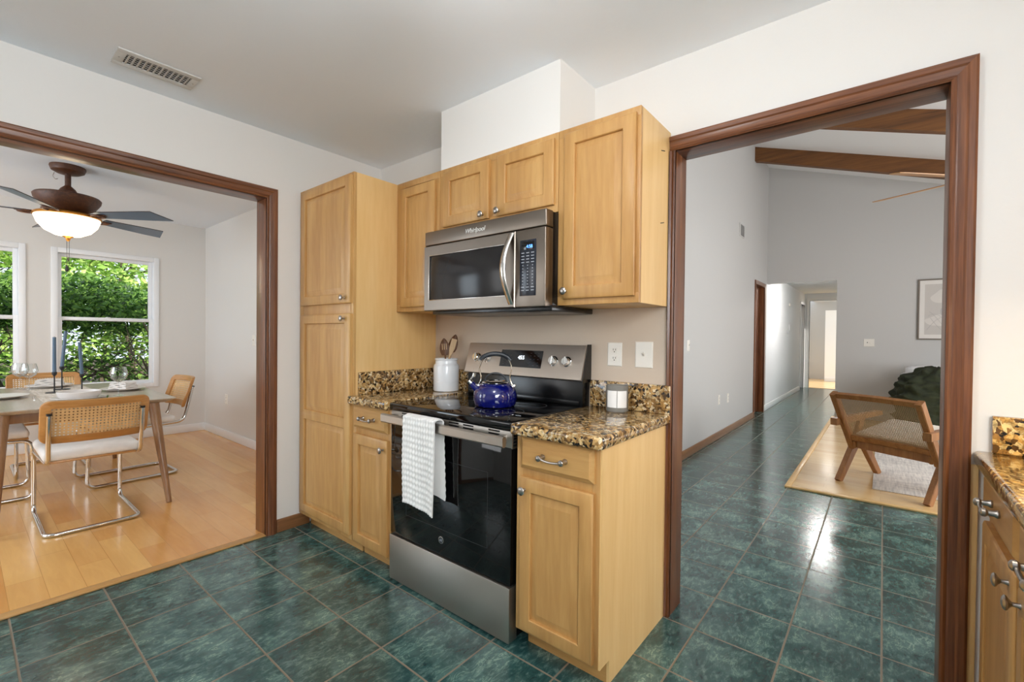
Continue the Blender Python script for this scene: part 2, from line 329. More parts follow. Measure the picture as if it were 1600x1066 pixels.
# ------------------------------------------------------------------ mesh helpers
class MB:
    def __init__(s): s.bm = bmesh.new(); s.mi = 0
    def _tag(s, faces):
        for f in faces: f.material_index = s.mi
    def box(s, x0, x1, y0, y1, z0, z1, bev=0, seg=2, mat=None):
        x0, x1 = sorted((x0, x1)); y0, y1 = sorted((y0, y1)); z0, z1 = sorted((z0, z1))
        t = bmesh.new()
        bmesh.ops.create_cube(t, size=1)
        for v in t.verts: v.co = Vector(((x0+x1)/2+v.co.x*(x1-x0), (y0+y1)/2+v.co.y*(y1-y0), (z0+z1)/2+v.co.z*(z1-z0)))
        if bev > 0:
            bmesh.ops.bevel(t, geom=t.edges[:]+t.verts[:], offset=min(bev, .49*min(x1-x0, y1-y0, z1-z0)), segments=seg, affect='EDGES', profile=.5)
        s.merge(t, mat); return s
    def merge(s, t, mat=None):
        if mat is not None: bmesh.ops.transform(t, matrix=mat, verts=t.verts)
        mp = {}
        for v in t.verts: mp[v] = s.bm.verts.new(v.co)
        for f in t.faces:
            try: nf = s.bm.faces.new([mp[v] for v in f.verts]); nf.material_index = s.mi
            except ValueError: pass
        t.free()
    def grid(s, rows, close_u=False, close_v=False, cap0=False, cap1=False):
        R = [[s.bm.verts.new(Vector(p)) for p in row] for row in rows]
        nr, nc = len(R), len(R[0])
        for i in range(nr if close_u else nr-1):
            for j in range(nc if close_v else nc-1):
                a, b, c, d = R[i][j], R[i][(j+1) % nc], R[(i+1) % nr][(j+1) % nc], R[(i+1) % nr][j]
                vs = []
                for v in (a, b, c, d):
                    if v not in vs: vs.append(v)
                try: f = s.bm.faces.new(vs); f.material_index = s.mi
                except ValueError: pass
        if cap0: f = s.bm.faces.new(R[0][::-1]); f.material_index = s.mi
        if cap1: f = s.bm.faces.new(R[-1]); f.material_index = s.mi
        return R
    def tube(s, pts, r, n=10, closed=False, caps=True, r1=None):
        pts = [Vector(p) for p in pts]; N_ = len(pts); rows = []
        up = Vector((0, 0, 1)); prev = None
        for i, p in enumerate(pts):
            a = pts[(i-1) % N_] if (closed or i > 0) else p; b = pts[(i+1) % N_] if (closed or i < N_-1) else p
            d = (b-a).normalized()
            if prev is None:
                u = d.cross(up)
                if u.length < 1e-3: u = d.cross(Vector((1, 0, 0)))
                u.normalize()
            else:
                u = prev-d*prev.dot(d); u.normalize()
            prev = u; w = d.cross(u)
            rr = r if r1 is None else r+(r1-r)*i/(N_-1)
            rows.append([p+(u*math.cos(2*PI*k/n)+w*math.sin(2*PI*k/n))*rr for k in range(n)])
        s.grid(rows, close_u=closed, close_v=True, cap0=caps and not closed, cap1=caps and not closed); return s
    def cyl(s, p0, p1, r0, r1=None, n=24): return s.tube([p0, p1], r0, n, r1=r0 if r1 is None else r1)
    def lathe(s, prof, center=(0, 0, 0), axis=(0, 0, 1), n=36, xscale=1):
        ax = Vector(axis).normalized(); u = ax.cross(Vector((0, 0, 1)))
        if u.length < 1e-3: u = Vector((1, 0, 0))
        u.normalize(); w = ax.cross(u); c = Vector(center); rows = []
        for r, z in prof: rows.append([c+ax*z+(u*math.cos(2*PI*k/n)*xscale+w*math.sin(2*PI*k/n))*max(r, 1e-5) for k in range(n)])
        s.grid(rows, close_v=True, cap0=True, cap1=True); return s
    def prism(s, pts, axis, a, b):
        f = {'x': lambda p, t: (t, p[0], p[1]), 'y': lambda p, t: (p[0], t, p[1]), 'z': lambda p, t: (p[0], p[1], t)}[axis]
        s.grid([[f(p, a) for p in pts], [f(p, b) for p in pts]], close_v=True, cap0=True, cap1=True); return s
    def bar(s, p0, p1, w, d, side=(1, 0, 0), bev=.004, w1=None, d1=None):
        """square-section bar from p0 to p1; w along side, d along the third axis"""
        p0, p1 = Vector(p0), Vector(p1); t = (p1-p0).normalized(); a = Vector(side); a = (a-t*a.dot(t)).normalized(); b = t.cross(a)
        w1 = w if w1 is None else w1; d1 = d if d1 is None else d1
        def ring(p, w, d):
            k = min(bev, w*.4, d*.4); o = []
            for sx, sy in ((1, 1), (-1, 1), (-1, -1), (1, -1)):
                c = [(sx*w/2, sy*d/2-sy*k), (sx*w/2-sx*k, sy*d/2)]
                if sx*sy < 0: c = c[::-1]
                o += c
            return [p+a*x+b*y for x, y in o]
        s.grid([ring(p0, w, d), ring(p1, w1, d1)], close_v=True, cap0=True, cap1=True); return s
    def loops(s, org, ux, uz, n, rects, back=True):
        """nested rectangles (l, b, r, t, depth): the moulded face of a door"""
        org, ux, uz, n = Vector(org), Vector(ux), Vector(uz), Vector(n); rows = []
        for l, b, r, t, d in rects: rows.append([org+ux*x+uz*z+n*d for x, z in ((l, b), (r, b), (r, t), (l, t))])
        s.grid(rows, close_v=True, cap0=back, cap1=True); return s
    def build(s, name, mat, parent=None, org=(0, 0, 0), ang=35, smooth=True):
        bmesh.ops.recalc_face_normals(s.bm, faces=s.bm.faces)
        if any(org): bmesh.ops.translate(s.bm, vec=-Vector(org), verts=s.bm.verts)
        me = bpy.data.meshes.new(name); s.bm.to_mesh(me); s.bm.free()
        for m in (mat if isinstance(mat, (list, tuple)) else [mat]): me.materials.append(m)
        if smooth:
            me.polygons.foreach_set('use_smooth', [True]*len(me.polygons)); me.set_sharp_from_angle(angle=math.radians(ang))
        o = bpy.data.objects.new(name, me); COL.objects.link(o)
        if parent is not None: o.parent = parent
        return o
def thing(name, loc=(0, 0, 0), label=None, cat=None, group=None, rz=0, kind=None):
    o = bpy.data.objects.new(name, None); COL.objects.link(o); o.location = loc; o.rotation_euler = (0, 0, rz); o.empty_display_size = .1
    return tag(o, label, cat, group, kind)
def tag(o, label=None, cat=None, group=None, kind=None):
    for k, v in (('label', label), ('category', cat), ('group', group), ('kind', kind)):
        if v: o[k] = v
    return o
def dup(root, loc, rz, label=None, cat=None, group=None):
    r = root.copy(); COL.objects.link(r); r.location = loc; r.rotation_euler = (0, 0, rz); tag(r, label, cat, group)
    for ch in list(root.children):
        c = ch.copy(); COL.objects.link(c); c.parent = r
        for g in list(ch.children):
            d = g.copy(); COL.objects.link(d); d.parent = c
    return r
def S(name, mb, mat, org=(0, 0, 0), **kw): return tag(mb.build(name, mat, None, (0, 0, 0), **kw), kind='structure')
def arc(c, r, a0, a1, n, plane='yz', x=0):
    o = []
    for i in range(n+1):
        a = a0+(a1-a0)*i/n; p, q = c[0]+r*math.cos(a), c[1]+r*math.sin(a)
        o.append({'yz': (x, p, q), 'xz': (p, x, q), 'xy': (p, q, x)}[plane])
    return o
def fillet(pts, r, n=6):
    """round the inner corners of a polyline"""
    P = [Vector(p) for p in pts]; o = [P[0]]
    for i in range(1, len(P)-1):
        a, b, c = P[i-1], P[i], P[i+1]; d0 = (a-b); d1 = (c-b); k = min(r, d0.length*.48, d1.length*.48)
        p0, p1 = b+d0.normalized()*k, b+d1.normalized()*k
        for j in range(n+1):
            t = j/n; o.append((1-t)**2*p0+2*t*(1-t)*b+t*t*p1)
    o.append(P[-1]); return o
def text(s, name, body, size, loc, mat, parent, org, rot=(PI/2, 0, 0), align='CENTER', shear=0, ext=.0006):
    c = bpy.data.curves.new(name, 'FONT'); c.body = body; c.size = size; c.align_x = align; c.align_y = 'CENTER'; c.extrude = ext; c.shear = shear
    c.materials.append(mat); tmp = bpy.data.objects.new('tmp', c); COL.objects.link(tmp)
    me = bpy.data.meshes.new_from_object(tmp.evaluated_get(bpy.context.evaluated_depsgraph_get())); bpy.data.objects.remove(tmp); bpy.data.curves.remove(c)
    o = bpy.data.objects.new(name, me); COL.objects.link(o); o.rotation_euler = rot
    o.location = Vector(loc)-Vector(org); o.parent = parent; return o

# ------------------------------------------------------------------ setting: floors, walls, ceilings
XD, YW, ZC = -2.93, 2.02, 2.485          # dining wall face, range wall face, kitchen ceiling
ZD, XWIN = 2.575, -6.72                  # dining ceiling, window wall face
XH, YF = -1.575, 8.9                     # hall wall face, far living room wall
S('floor', MB().box(XD, 3.3, -2.5, 17.2, -.1, 0), M['tile'])
S('floor_dining', MB().box(XWIN-.1, XD-.0, -2.7, YW+.1, -.1, .006), M['floor_dining'])
S('floor_far_room', MB().box(-3.0, 1.0, 13.8, 17.0, 0, .006), M['floor_living'])
S('floor_living', MB().box(-.58, 3.2, 4.45, YF+.05, .0, .010), M['floor_living'])
S('trim_1', MB().box(-.626, -.58, 4.405, YF, 0, .016, .005).box(-.58, 3.2, 4.405, 4.45, 0, .016, .005), M['maple_side'])
S('trim_2', MB().box(XD-.045, XD+.012, -.4, 1.21, 0, .010, .004), M['maple_y'])
# range wall with the wide opening
OX0, OX1, OZ = -.722, .155, 2.075
S('wall_back', MB().box(XD-.14, OX0-.012, YW, YW+.125, 0, 4.3).box(OX0-.012, OX1+.012, YW, YW+.125, OZ+.012, 4.3).box(OX1+.012, 3.3, YW, YW+.125, 0, 4.3), M['wall'])
DY0, DY1, DZ = -.45, 1.20, 2.075
S('wall_left', MB().box(XD-.125, XD, DY1+.012, YW, 0, 2.7).box(XD-.125, XD, DY0-.012, DY1+.012, DZ+.012, 2.7).box(XD-.125, XD, -2.5, DY0-.012, 0, 2.7), M['wall'])
S('wall_right', MB().box(.95, 1.05, -2.5, YW, 0, 2.6), M['wall'])
S('wall_front', MB().box(XD, 1.05, -2.5, -2.4, 0, 2.6), M['wall'])
S('ceiling', MB().box(XD-.01, 1.05, -2.5, YW+.01, ZC, ZC+.1), M['ceiling'])
S('wall_back_splash', MB().box(-2.303, OX0-.02, YW-.0015, YW+.01, .86, 1.40), M['wall_beige'])  # thin beige slab added over the wall between counter and wall cabinets
# boxed duct above the microwave
S('wall_chase', MB().box(-1.913, -1.13, 1.7045, YW+.02, 2.1605, ZC+.01), M['wall'])
# dining room
S('wall_dining_right', MB().box(XWIN-.1, XD-.12, YW, YW+.1, 0, 2.7), M['wall_dining'])
S('wall_dining_left', MB().box(XWIN-.1, XD-.12, -2.7, -2.6, 0, 2.7), M['wall_dining'])
S('ceiling_dining', MB().box(XWIN-.5, XD-.12, -2.7, YW+.1, ZD, ZD+.12), M['ceiling_dining'])
W1 = (-.47, .448, .60, 2.13); W2 = (.628, 1.538, .60, 2.13)
wb = MB()
for y0, y1 in ((-2.7, W1[0]), (W1[1], W2[0]), (W2[1], YW+.1)): wb.box(XWIN-.14, XWIN, y0, y1, 0, 2.7)
for w in (W1, W2): wb.box(XWIN-.14, XWIN, w[0], w[1], 0, w[2]).box(XWIN-.14, XWIN, w[0], w[1], w[3], 2.7)
S('wall_dining_back', wb, M['wall_dining'])
S('baseboard_dining_back', MB().box(XWIN, XWIN+.014, -2.6, YW, .006, .10, .004), M['white_trim'])
S('baseboard_dining_right', MB().box(XWIN, XD-.125, YW-.014, YW, .006, .10, .004), M['white_trim'])
def window(n, w):
    y0, y1, z0, z1 = w; o = (XWIN, (y0+y1)/2, z0)
    r = thing('window_%d' % n, o, kind='structure')
    x = XWIN
    f = MB(); t = .05
    for a, b, c, d in ((y0, y0+t, z0, z1), (y1-t, y1, z0, z1), (y0+t, y1-t, z0, z0+t), (y0+t, y1-t, z1-t, z1)): f.box(x-.11, x+.012, a, b, c, d, .003)
    f.build('window_frame', M['vinyl'], r, o)
    zm = (z0+z1)/2+.02
    for nm, xx, c, d in (('upper_sash', x-.085, zm-.02, z1-t), ('lower_sash', x-.045, z0+t, zm+.02)):
        q = MB(); k = .036
        a, b = y0+t, y1-t
        q.box(xx-.015, xx+.015, a, a+k, c, d, .003).box(xx-.015, xx+.015, b-k, b, c, d, .003).box(xx-.015, xx+.015, a+k, b-k, c, c+k, .003).box(xx-.015, xx+.015, a+k, b-k, d-k, d, .003)
        so = q.build(nm, M['vinyl'], r, o)
        MB().box(xx-.002, xx+.002, a+k, b-k, c+k, d-k).build('pane', M['pane'], so, o)
    l = MB().box(x-.045, x-.02, (y0+y1)/2-.02, (y0+y1)/2+.02, zm+.012, zm+.026, .004)
    l.build('sash_lock', M['vinyl'], r, o)
window(1, W1); window(2, W2)
# living room, hallway and the room behind it
DA, DB, DH = 7.99, 8.66, 2.11
S('wall_hall_left', MB().box(XH-.12, XH, YW+.125, DA-.02, 0, 4.4).box(XH-.12, XH, DA-.02, DB+.02, DH+.02, 4.4).box(XH-.12, XH, DB+.02, YF, 0, 4.4), M['wall_living'])
S('wall_hallway_left', MB().box(XH-.12, XH, YF, 13.05, 0, 2.6).box(XH-.12, XH, 13.05, 13.72, 2.1, 2.6).box(XH-.12, XH, 13.72, 13.9, 0, 2.6), M['hall_white'])
HX1, HZ = -.585, 2.195
S('wall_living_back', MB().box(HX1, 3.3, YF, YF+.12, 0, 4.4).box(XH-.1, HX1, YF, YF+.12, HZ, 4.6), M['wall_living'])
S('wall_hallway_right', MB().box(HX1, HX1+.12, YF+.12, 13.8, 0, 2.6), M['hall_white'])
S('ceiling_hallway', MB().box(XH-.1, HX1+.1, YF+.12, 17.2, 2.40, 2.5), M['hall_white'])
S('wall_hallway_back', MB().box(XH-.1, -1.47, 13.8, 13.9, 0, 2.5).box(-1.47, -.72, 13.8, 13.9, 2.22, 2.5).box(-.72, HX1+.1, 13.8, 13.9, 0, 2.5), M['hall_white'])
S('wall_far_room_back', MB().box(-3.2, 1.0, 17.0, 17.1, 0, 2.5), M['wall_living'])
S('wall_far_room_left', MB().box(-2.2, -2.1, 13.9, 17.0, 0, 2.5), M['wall_living'])
S('wall_far_room_right', MB().box(-1.33, -.3, 16.2, 16.3, .0, 2.09), M['hall_white'])
S('baseboard_far_room', MB().box(-1.33, -.3, 16.18, 16.2, 0, .12, .004), M['white_trim'])
S('wall_living_right', MB().box(3.2, 3.3, YW, YF+.1, 0, 4.0), M['wall_living'])
# sloping ceiling of the living room: high over the hall, falling to the right
SL = .33; ZH = 4.20
cz = lambda x: ZH-SL*(x-XH)
S('ceiling_living', MB().prism([(XH-.2, cz(XH-.2)), (3.35, cz(3.35)), (3.35, cz(3.35)+.12), (XH-.2, cz(XH-.2)+.12)], 'y', YW, YF+.1), M['hall_white'])
for k, yb in enumerate((6.2, 7.80)):
    b = MB().prism([(XH+.0, cz(XH)-.215), (3.2, cz(3.2)-.215), (3.2, cz(3.2)+.02), (XH, cz(XH)+.02)], 'y', yb, yb+.10)
    S('trim_%d' % (20+k), b, M['beam'])
S('baseboard_hall_left', MB().box(XH, XH+.016, YW+.125, DA-.07, 0, .088, .005), M['base_oak_y'])
S('baseboard_hallway_left', MB().box(XH, XH+.014, DB+.07, 12.98, 0, .10, .004), M['white_trim'])
S('baseboard_left_front', MB().box(XD, XD+.014, -2.4, DY0-.065, 0, .082, .005), M['base_oak_y'])
S('baseboard_left', MB().box(XD, XD+.014, 1.268, 1.478, 0, .082, .005), M['base_oak_y'])
S('baseboard_living_back', MB().box(HX1, 3.2, YF-.014, YF, 0, .09, .004), M['wall_living'])

# moulded casings
PROF = [(0, 0), (.0, .012), (.006, .016), (.014, .013), (.02, .016), (.036, .018), (.042, .022), (.056, .023), (.0625, .019), (.0625, 0)]
def casing(name, axis, face, out, a0, a1, zt, depth, w0=None, prof=PROF, mats=('mahogany_z', 'mahogany_x')):
    """casing and jamb round an opening in the plane axis=face; out = direction of the room side"""
    o = (a0, face, 0) if axis == 'y' else (face, a0, 0)
    r = thing(name, o, kind='structure')
    P = (lambda a, d, z: (a, face+out*d, z)) if axis == 'y' else (lambda a, d, z: (face+out*d, a, z))
    def seg(c0, c1, nm, mt, pr=prof):
        MBx = MB(); MBx.grid([[P(*c0(k, d)) for k, d in pr], [P(*c1(k, d)) for k, d in pr]], close_v=True, cap0=True, cap1=True); MBx.build(nm, M[mt], r, o, ang=25)
    lp = prof if w0 is None else [(min(k, w0), d) for k, d in prof]
    seg(lambda k, d: (a0-k, d, 0.0), lambda k, d: (a0-k, d, zt+(k if w0 is None else 0)), 'casing', mats[0], lp)
    seg(lambda k, d: (a1+k, d, 0.0), lambda k, d: (a1+k, d, zt+k), 'casing', mats[0])
    seg(lambda k, d: (a0-(k if w0 is None else w0), d, zt+k), lambda k, d: (a1+k, d, zt+k), 'casing_head', mats[1])
    j = MB(); t = .012
    q = lambda A0, A1, Z0, Z1: (j.box(A0, A1, face+out*.012, face-out*depth, Z0, Z1, .002) if axis == 'y' else j.box(face+out*.012, face-out*depth, A0, A1, Z0, Z1, .002))
    q(a0-t, a0, 0, zt); q(a1, a1+t, 0, zt); j.build('jamb', M[mats[0]], r, o)
    j = MB(); q(a0-t, a1+t, zt, zt+t); j.build('jamb_head', M[mats[1]], r, o)
casing('trim_3', 'y', YW, -1, OX0, OX1, OZ, .135, .0235)
casing('trim_4', 'x', XD, 1, DY0, DY1, DZ, .135, None, PROF, ('mahogany_z', 'mahogany_y'))
FLAT = [(0, 0), (0, .014), (.055, .018), (.06, .014), (.06, 0)]
casing('trim_5', 'x', XH, 1, DA, DB, DH, .12, None, FLAT, ('mahogany_z', 'mahogany_y'))
S('door_1', MB().box(XH-.105, XH-.07, DA, DB, .01, DH, .003), M['mahogany_z'])
casing('trim_6', 'y', 13.8, -1, -1.47, -.72, 2.22, .1, None, FLAT, ('white_trim', 'white_trim'))
casing('trim_7', 'x', XH, 1, 13.05, 13.70, 2.1, .1, None, FLAT, ('white_trim', 'white_trim'))
S('door_2', MB().box(XH-.09, XH-.05, 13.05, 13.70, .01, 2.1, .003), M['white_trim'])

# ------------------------------------------------------------------ kitchen cabinets
def door_face(mb, org, ux, uz, n, w, h, t=.02, rail=.052, panels=None, raised=True):
    """a slab with an eased edge and raised panels; panels = list of (z0, z1) inside the rails"""
    R = [(0, 0, w, h, 0), (0, 0, w, h, t-.006), (.003, .003, w-.003, h-.003, t-.003), (.010, .010, w-.010, h-.010, t)]
    if not panels: panels = [(rail, h-rail)]
    cuts = [0]+[(panels[i][1]+panels[i+1][0])/2 for i in range(len(panels)-1)]+[h]
    for i, (a, b) in enumerate(panels):
        lo, hi = cuts[i], cuts[i+1]
        fb = 0 if i > 0 else 1; ft = 0 if i < len(panels)-1 else 1
        R = [(0, lo, w, hi, 0), (0, lo, w, hi, t-.006), (.003, lo+.003*fb, w-.003, hi-.003*ft, t-.003), (.010, lo+.010*fb, w-.010, hi-.010*ft, t),
             (rail, a, w-rail, b, t), (rail+.003, a+.003, w-rail-.003, b-.003, t-.003), (rail+.004, a+.004, w-rail-.004, b-.004, t-.013), (rail+.009, a+.009, w-rail-.009, b-.009, t-.013),
             (rail+.036, a+.036, w-rail-.036, b-.036, t-.002), (rail+.038, a+.038, w-rail-.038, b-.038, t-.002)]
        mb.loops(org, ux, uz, n, R)
    return mb
def drawer_face(mb, org, ux, uz, n, w, h, t=.02):
    mb.loops(org, ux, uz, n, [(0, 0, w, h, 0), (0, 0, w, h, t-.011), (.004, .004, w-.004, h-.004, t-.009), (.016, .016, w-.016, h-.016, t), (.018, .018, w-.018, h-.018, t)])
    return mb
KNOB = [(.0065, 0), (.005, .006), (.005, .013), (.010, .018), (.0155, .021), (.0165, .0245), (.013, .028), (.006, .030), (0, .0305)]
def knob(p, n, parent, org): return MB().lathe(KNOB, p, n, 24).build('knob', M['nickel'], parent, org)
def pull(p, along, n, parent, org, L=.13):
    p, a, n = Vector(p), Vector(along), Vector(n); m = MB()
    for s in (-1, 1): m.lathe([(.010, 0), (.011, .004), (.008, .010), (.0075, .022), (.0115, .027), (.011, .034), (.006, .038), (0, .039)], p+a*s*L*.38, n, 18)
    pts = []
    for i in range(13):
        u = -1+2*i/12; pts.append(p+a*u*L*.38+n*(.028)+Vector((0, 0, -.007*(1-u*u))))
    m.tube(pts, .0042, 10); return m.build('handle', M['nickel'], parent, org)
X, Y, Z = Vector((1, 0, 0)), Vector((0, 1, 0)), Vector((0, 0, 1))
FN = (0, -1, 0)
FY, DF = 1.41, 1.39          # face frame plane of the base units, plane where doors end
# pantry
o = (XD+.32, FY, 0)
pan = thing('pantry_cabinet', o, 'tall maple pantry cabinet with two doors standing in the corner beside the dining opening', 'cabinet')
PX0, PX1 = XD+.004, -2.303
MB().box(PX0, PX1-.0, FY+.018, YW-.002, .088, 2.16).build('body', M['maple_side'], pan, o)
MB().box(PX0+.02, PX1, FY+.07, YW-.002, 0, .088).build('toe_kick', M['maple_x'], pan, o)
f = MB()
for a, b, c, d in ((PX0, PX0+.05, .088, 2.16), (PX1-.032, PX1, .088, 2.16), (PX0+.05, PX1-.032, 2.125, 2.16), (PX0+.05, PX1-.032, 1.36, 1.43), (PX0+.05, PX1-.032, .088, .14)): f.box(a, b, FY, FY+.018, c, d, .001)
f.build('face_frame', M['maple_z'], pan, o)
DX0, DX1 = -2.884, -2.303-.008
for nm, z0, z1, pn, kz in (('door', 1.425, 2.142, None, 1.455), ('door', .118, 1.366, [(.052, .598), (.652, 1.196)], 1.338)):
    d = door_face(MB(), (DX0, FY, z0), X, Z, FN, DX1-DX0, z1-z0, .02, .052, pn).build(nm, M['maple_z'], pan, o)
    knob((-2.365, FY-.02, kz), FN, d, o)

def base_unit(name, label, x0, x1, kx, side_panel=None, hx=None, toe=True):
    o = ((x0+x1)/2, FY, 0)
    r = thing(name, o, label, 'cabinet')
    MB().box(x0, x1-.004, FY+.018, YW-.002, .088, .862).build('body', M['maple_side'], r, o)
    MB().box(x0+.01, x1-.004, FY+.072, FY+.09, 0, .09).build('toe_kick', M['maple_x'], r, o)
    f = MB()
    for a, b, c, d in ((x0, x0+.03, .088, .862), (x1-.03, x1, .088, .862), (x0+.03, x1-.03, .84, .862), (x0+.03, x1-.03, .69, .745), (x0+.03, x1-.03, .088, .12)): f.box(a, b, FY, FY+.018, c, d, .001)
    f.build('face_frame', M['maple_z'], r, o)
    if side_panel:
        MB().prism([(FY+.001, .088), (FY+.001, .862), (YW-.002, .862), (YW-.002, 0), (FY+.072, 0), (FY+.072, .088)], 'x', x1-.004, x1+.006).build('side_panel', M['maple_side'], r, o)
    a, b = x0+.025, x1-.018
    dr = drawer_face(MB(), (a, FY, .736), X, Z, FN, b-a, .122).build('drawer', M['maple_x'], r, o)
    pull(((a+b)/2 if hx is None else hx, FY-.02, .797), X, FN, dr, o)
    dd = door_face(MB(), (a, FY, .102), X, Z, FN, b-a, .6, .02, .052).build('door', M['maple_z'], r, o)
    knob((kx, FY-.02, .655), FN, dd, o)
    return r
base_unit('base_cabinet', 'narrow maple base cabinet between the tall pantry and the range', -2.298, -1.942, -1.985)
base_unit('base_cabinet', 'maple base cabinet at the end of the run, right of the range', -1.118, -.751, -1.066, True)

def counter(name, label, x0, x1, y0, y1, z0, z1, mat, extra=None, org=None):
    m = MB(); t = bmesh.new(); bmesh.ops.create_cube(t, size=1)
    for v in t.verts: v.co = Vector(((x0+x1)/2+v.co.x*(x1-x0), (y0+y1)/2+v.co.y*(y1-y0), (z0+z1)/2+v.co.z*(z1-z0)))
    bmesh.ops.bevel(t, geom=t.edges[:], offset=.012, segments=4, affect='EDGES', profile=.5); m.merge(t)
    o = org or ((x0+x1)/2, (y0+y1)/2, z0)
    r = thing(name, o, label, 'countertop')
    m.build('slab', mat, r, o)
    for nm, b in (extra or []): MB().box(*b, .003).build(nm, mat, r, o)
    return r
counter('granite_countertop', 'small speckled brown granite counter holding the white crock, left of the range', -2.302, -1.943, 1.372, YW-.002, .863, .908, M['granite'],
        [('backsplash', (-2.28, -1.943, YW-.024, YW-.002, .908, 1.035)), ('side_splash', (-2.302, -2.28, 1.44, YW-.002, .908, 1.035))])
counter('granite_countertop', 'speckled brown granite counter holding the candle jar, right of the range', -1.127, -.727, 1.368, YW-.002, .863, .908, M['granite'],
        [('backsplash', (-1.127, -.727, YW-.024, YW-.002, .908, 1.035))])

# wall cabinets
UY = 1.70
def wall_unit(label, x0, x1, z0, z1, doors, body_mat='maple_side', x1b=None):
    o = ((x0+x1)/2, UY, z0)
    r = thing('wall_cabinet', o, label, 'cabinet')
    MB().box(x0, x1, UY+.018, YW-.002, z0, z1).build('body', M[body_mat], r, o)
    f = MB()
    xs = [x0]+[d for dd in doors for d in dd[:2]]+[x1]
    f.box(x0, x1, UY, UY+.018, z1-.035, z1, .001).box(x0, x1, UY, UY+.018, z0, z0+.04, .001)
    for i in range(0, len(xs), 2):
        if xs[i+1]-xs[i] > .004: f.box(xs[i]-(.015 if i else 0), xs[i+1]+(.015 if i+2 < len(xs) else 0), UY, UY+.018, z0+.04, z1-.035, .001)
    f.build('face_frame', M['maple_z'], r, o)
    for a, b, c, d, kx, kz in doors:
        dd = door_face(MB(), (a, UY, c), X, Z, FN, b-a, d-c, .02, .052).build('door', M['maple_z'], r, o)
        if kx is not None: knob((kx, UY-.02, kz), FN, dd, o)
    return r
wall_unit('maple wall cabinet with one tall door, left of the microwave', -2.298, -1.915, 1.387, 2.16, [(-2.25, -1.945, 1.412, 2.115, None, None)])
wall_unit('short two-door maple wall cabinet directly above the microwave', -1.912, -1.132, 1.806, 2.16, [(-1.875, -1.54, 1.838, 2.133, -1.572, 1.858), (-1.483, -1.148, 1.838, 2.133, -1.466, 1.858)])
rwu = wall_unit('maple wall cabinet with one tall door, right of the microwave', -1.129, -.747, 1.387, 2.16, [(-1.093, -.762, 1.414, 2.134, -1.075, 1.446)])
# two short scratches on the side panel of that cabinet are cut into its side
for y, z in ((1.93, 2.055), (1.93, 1.745)): MB().bar((-.7465, y-.02, z-.006), (-.7465, y+.02, z+.004), .0012, .0035, (1, 0, 0), .0002).build('side_slot', M['duct_dark'], rwu, rwu.location)

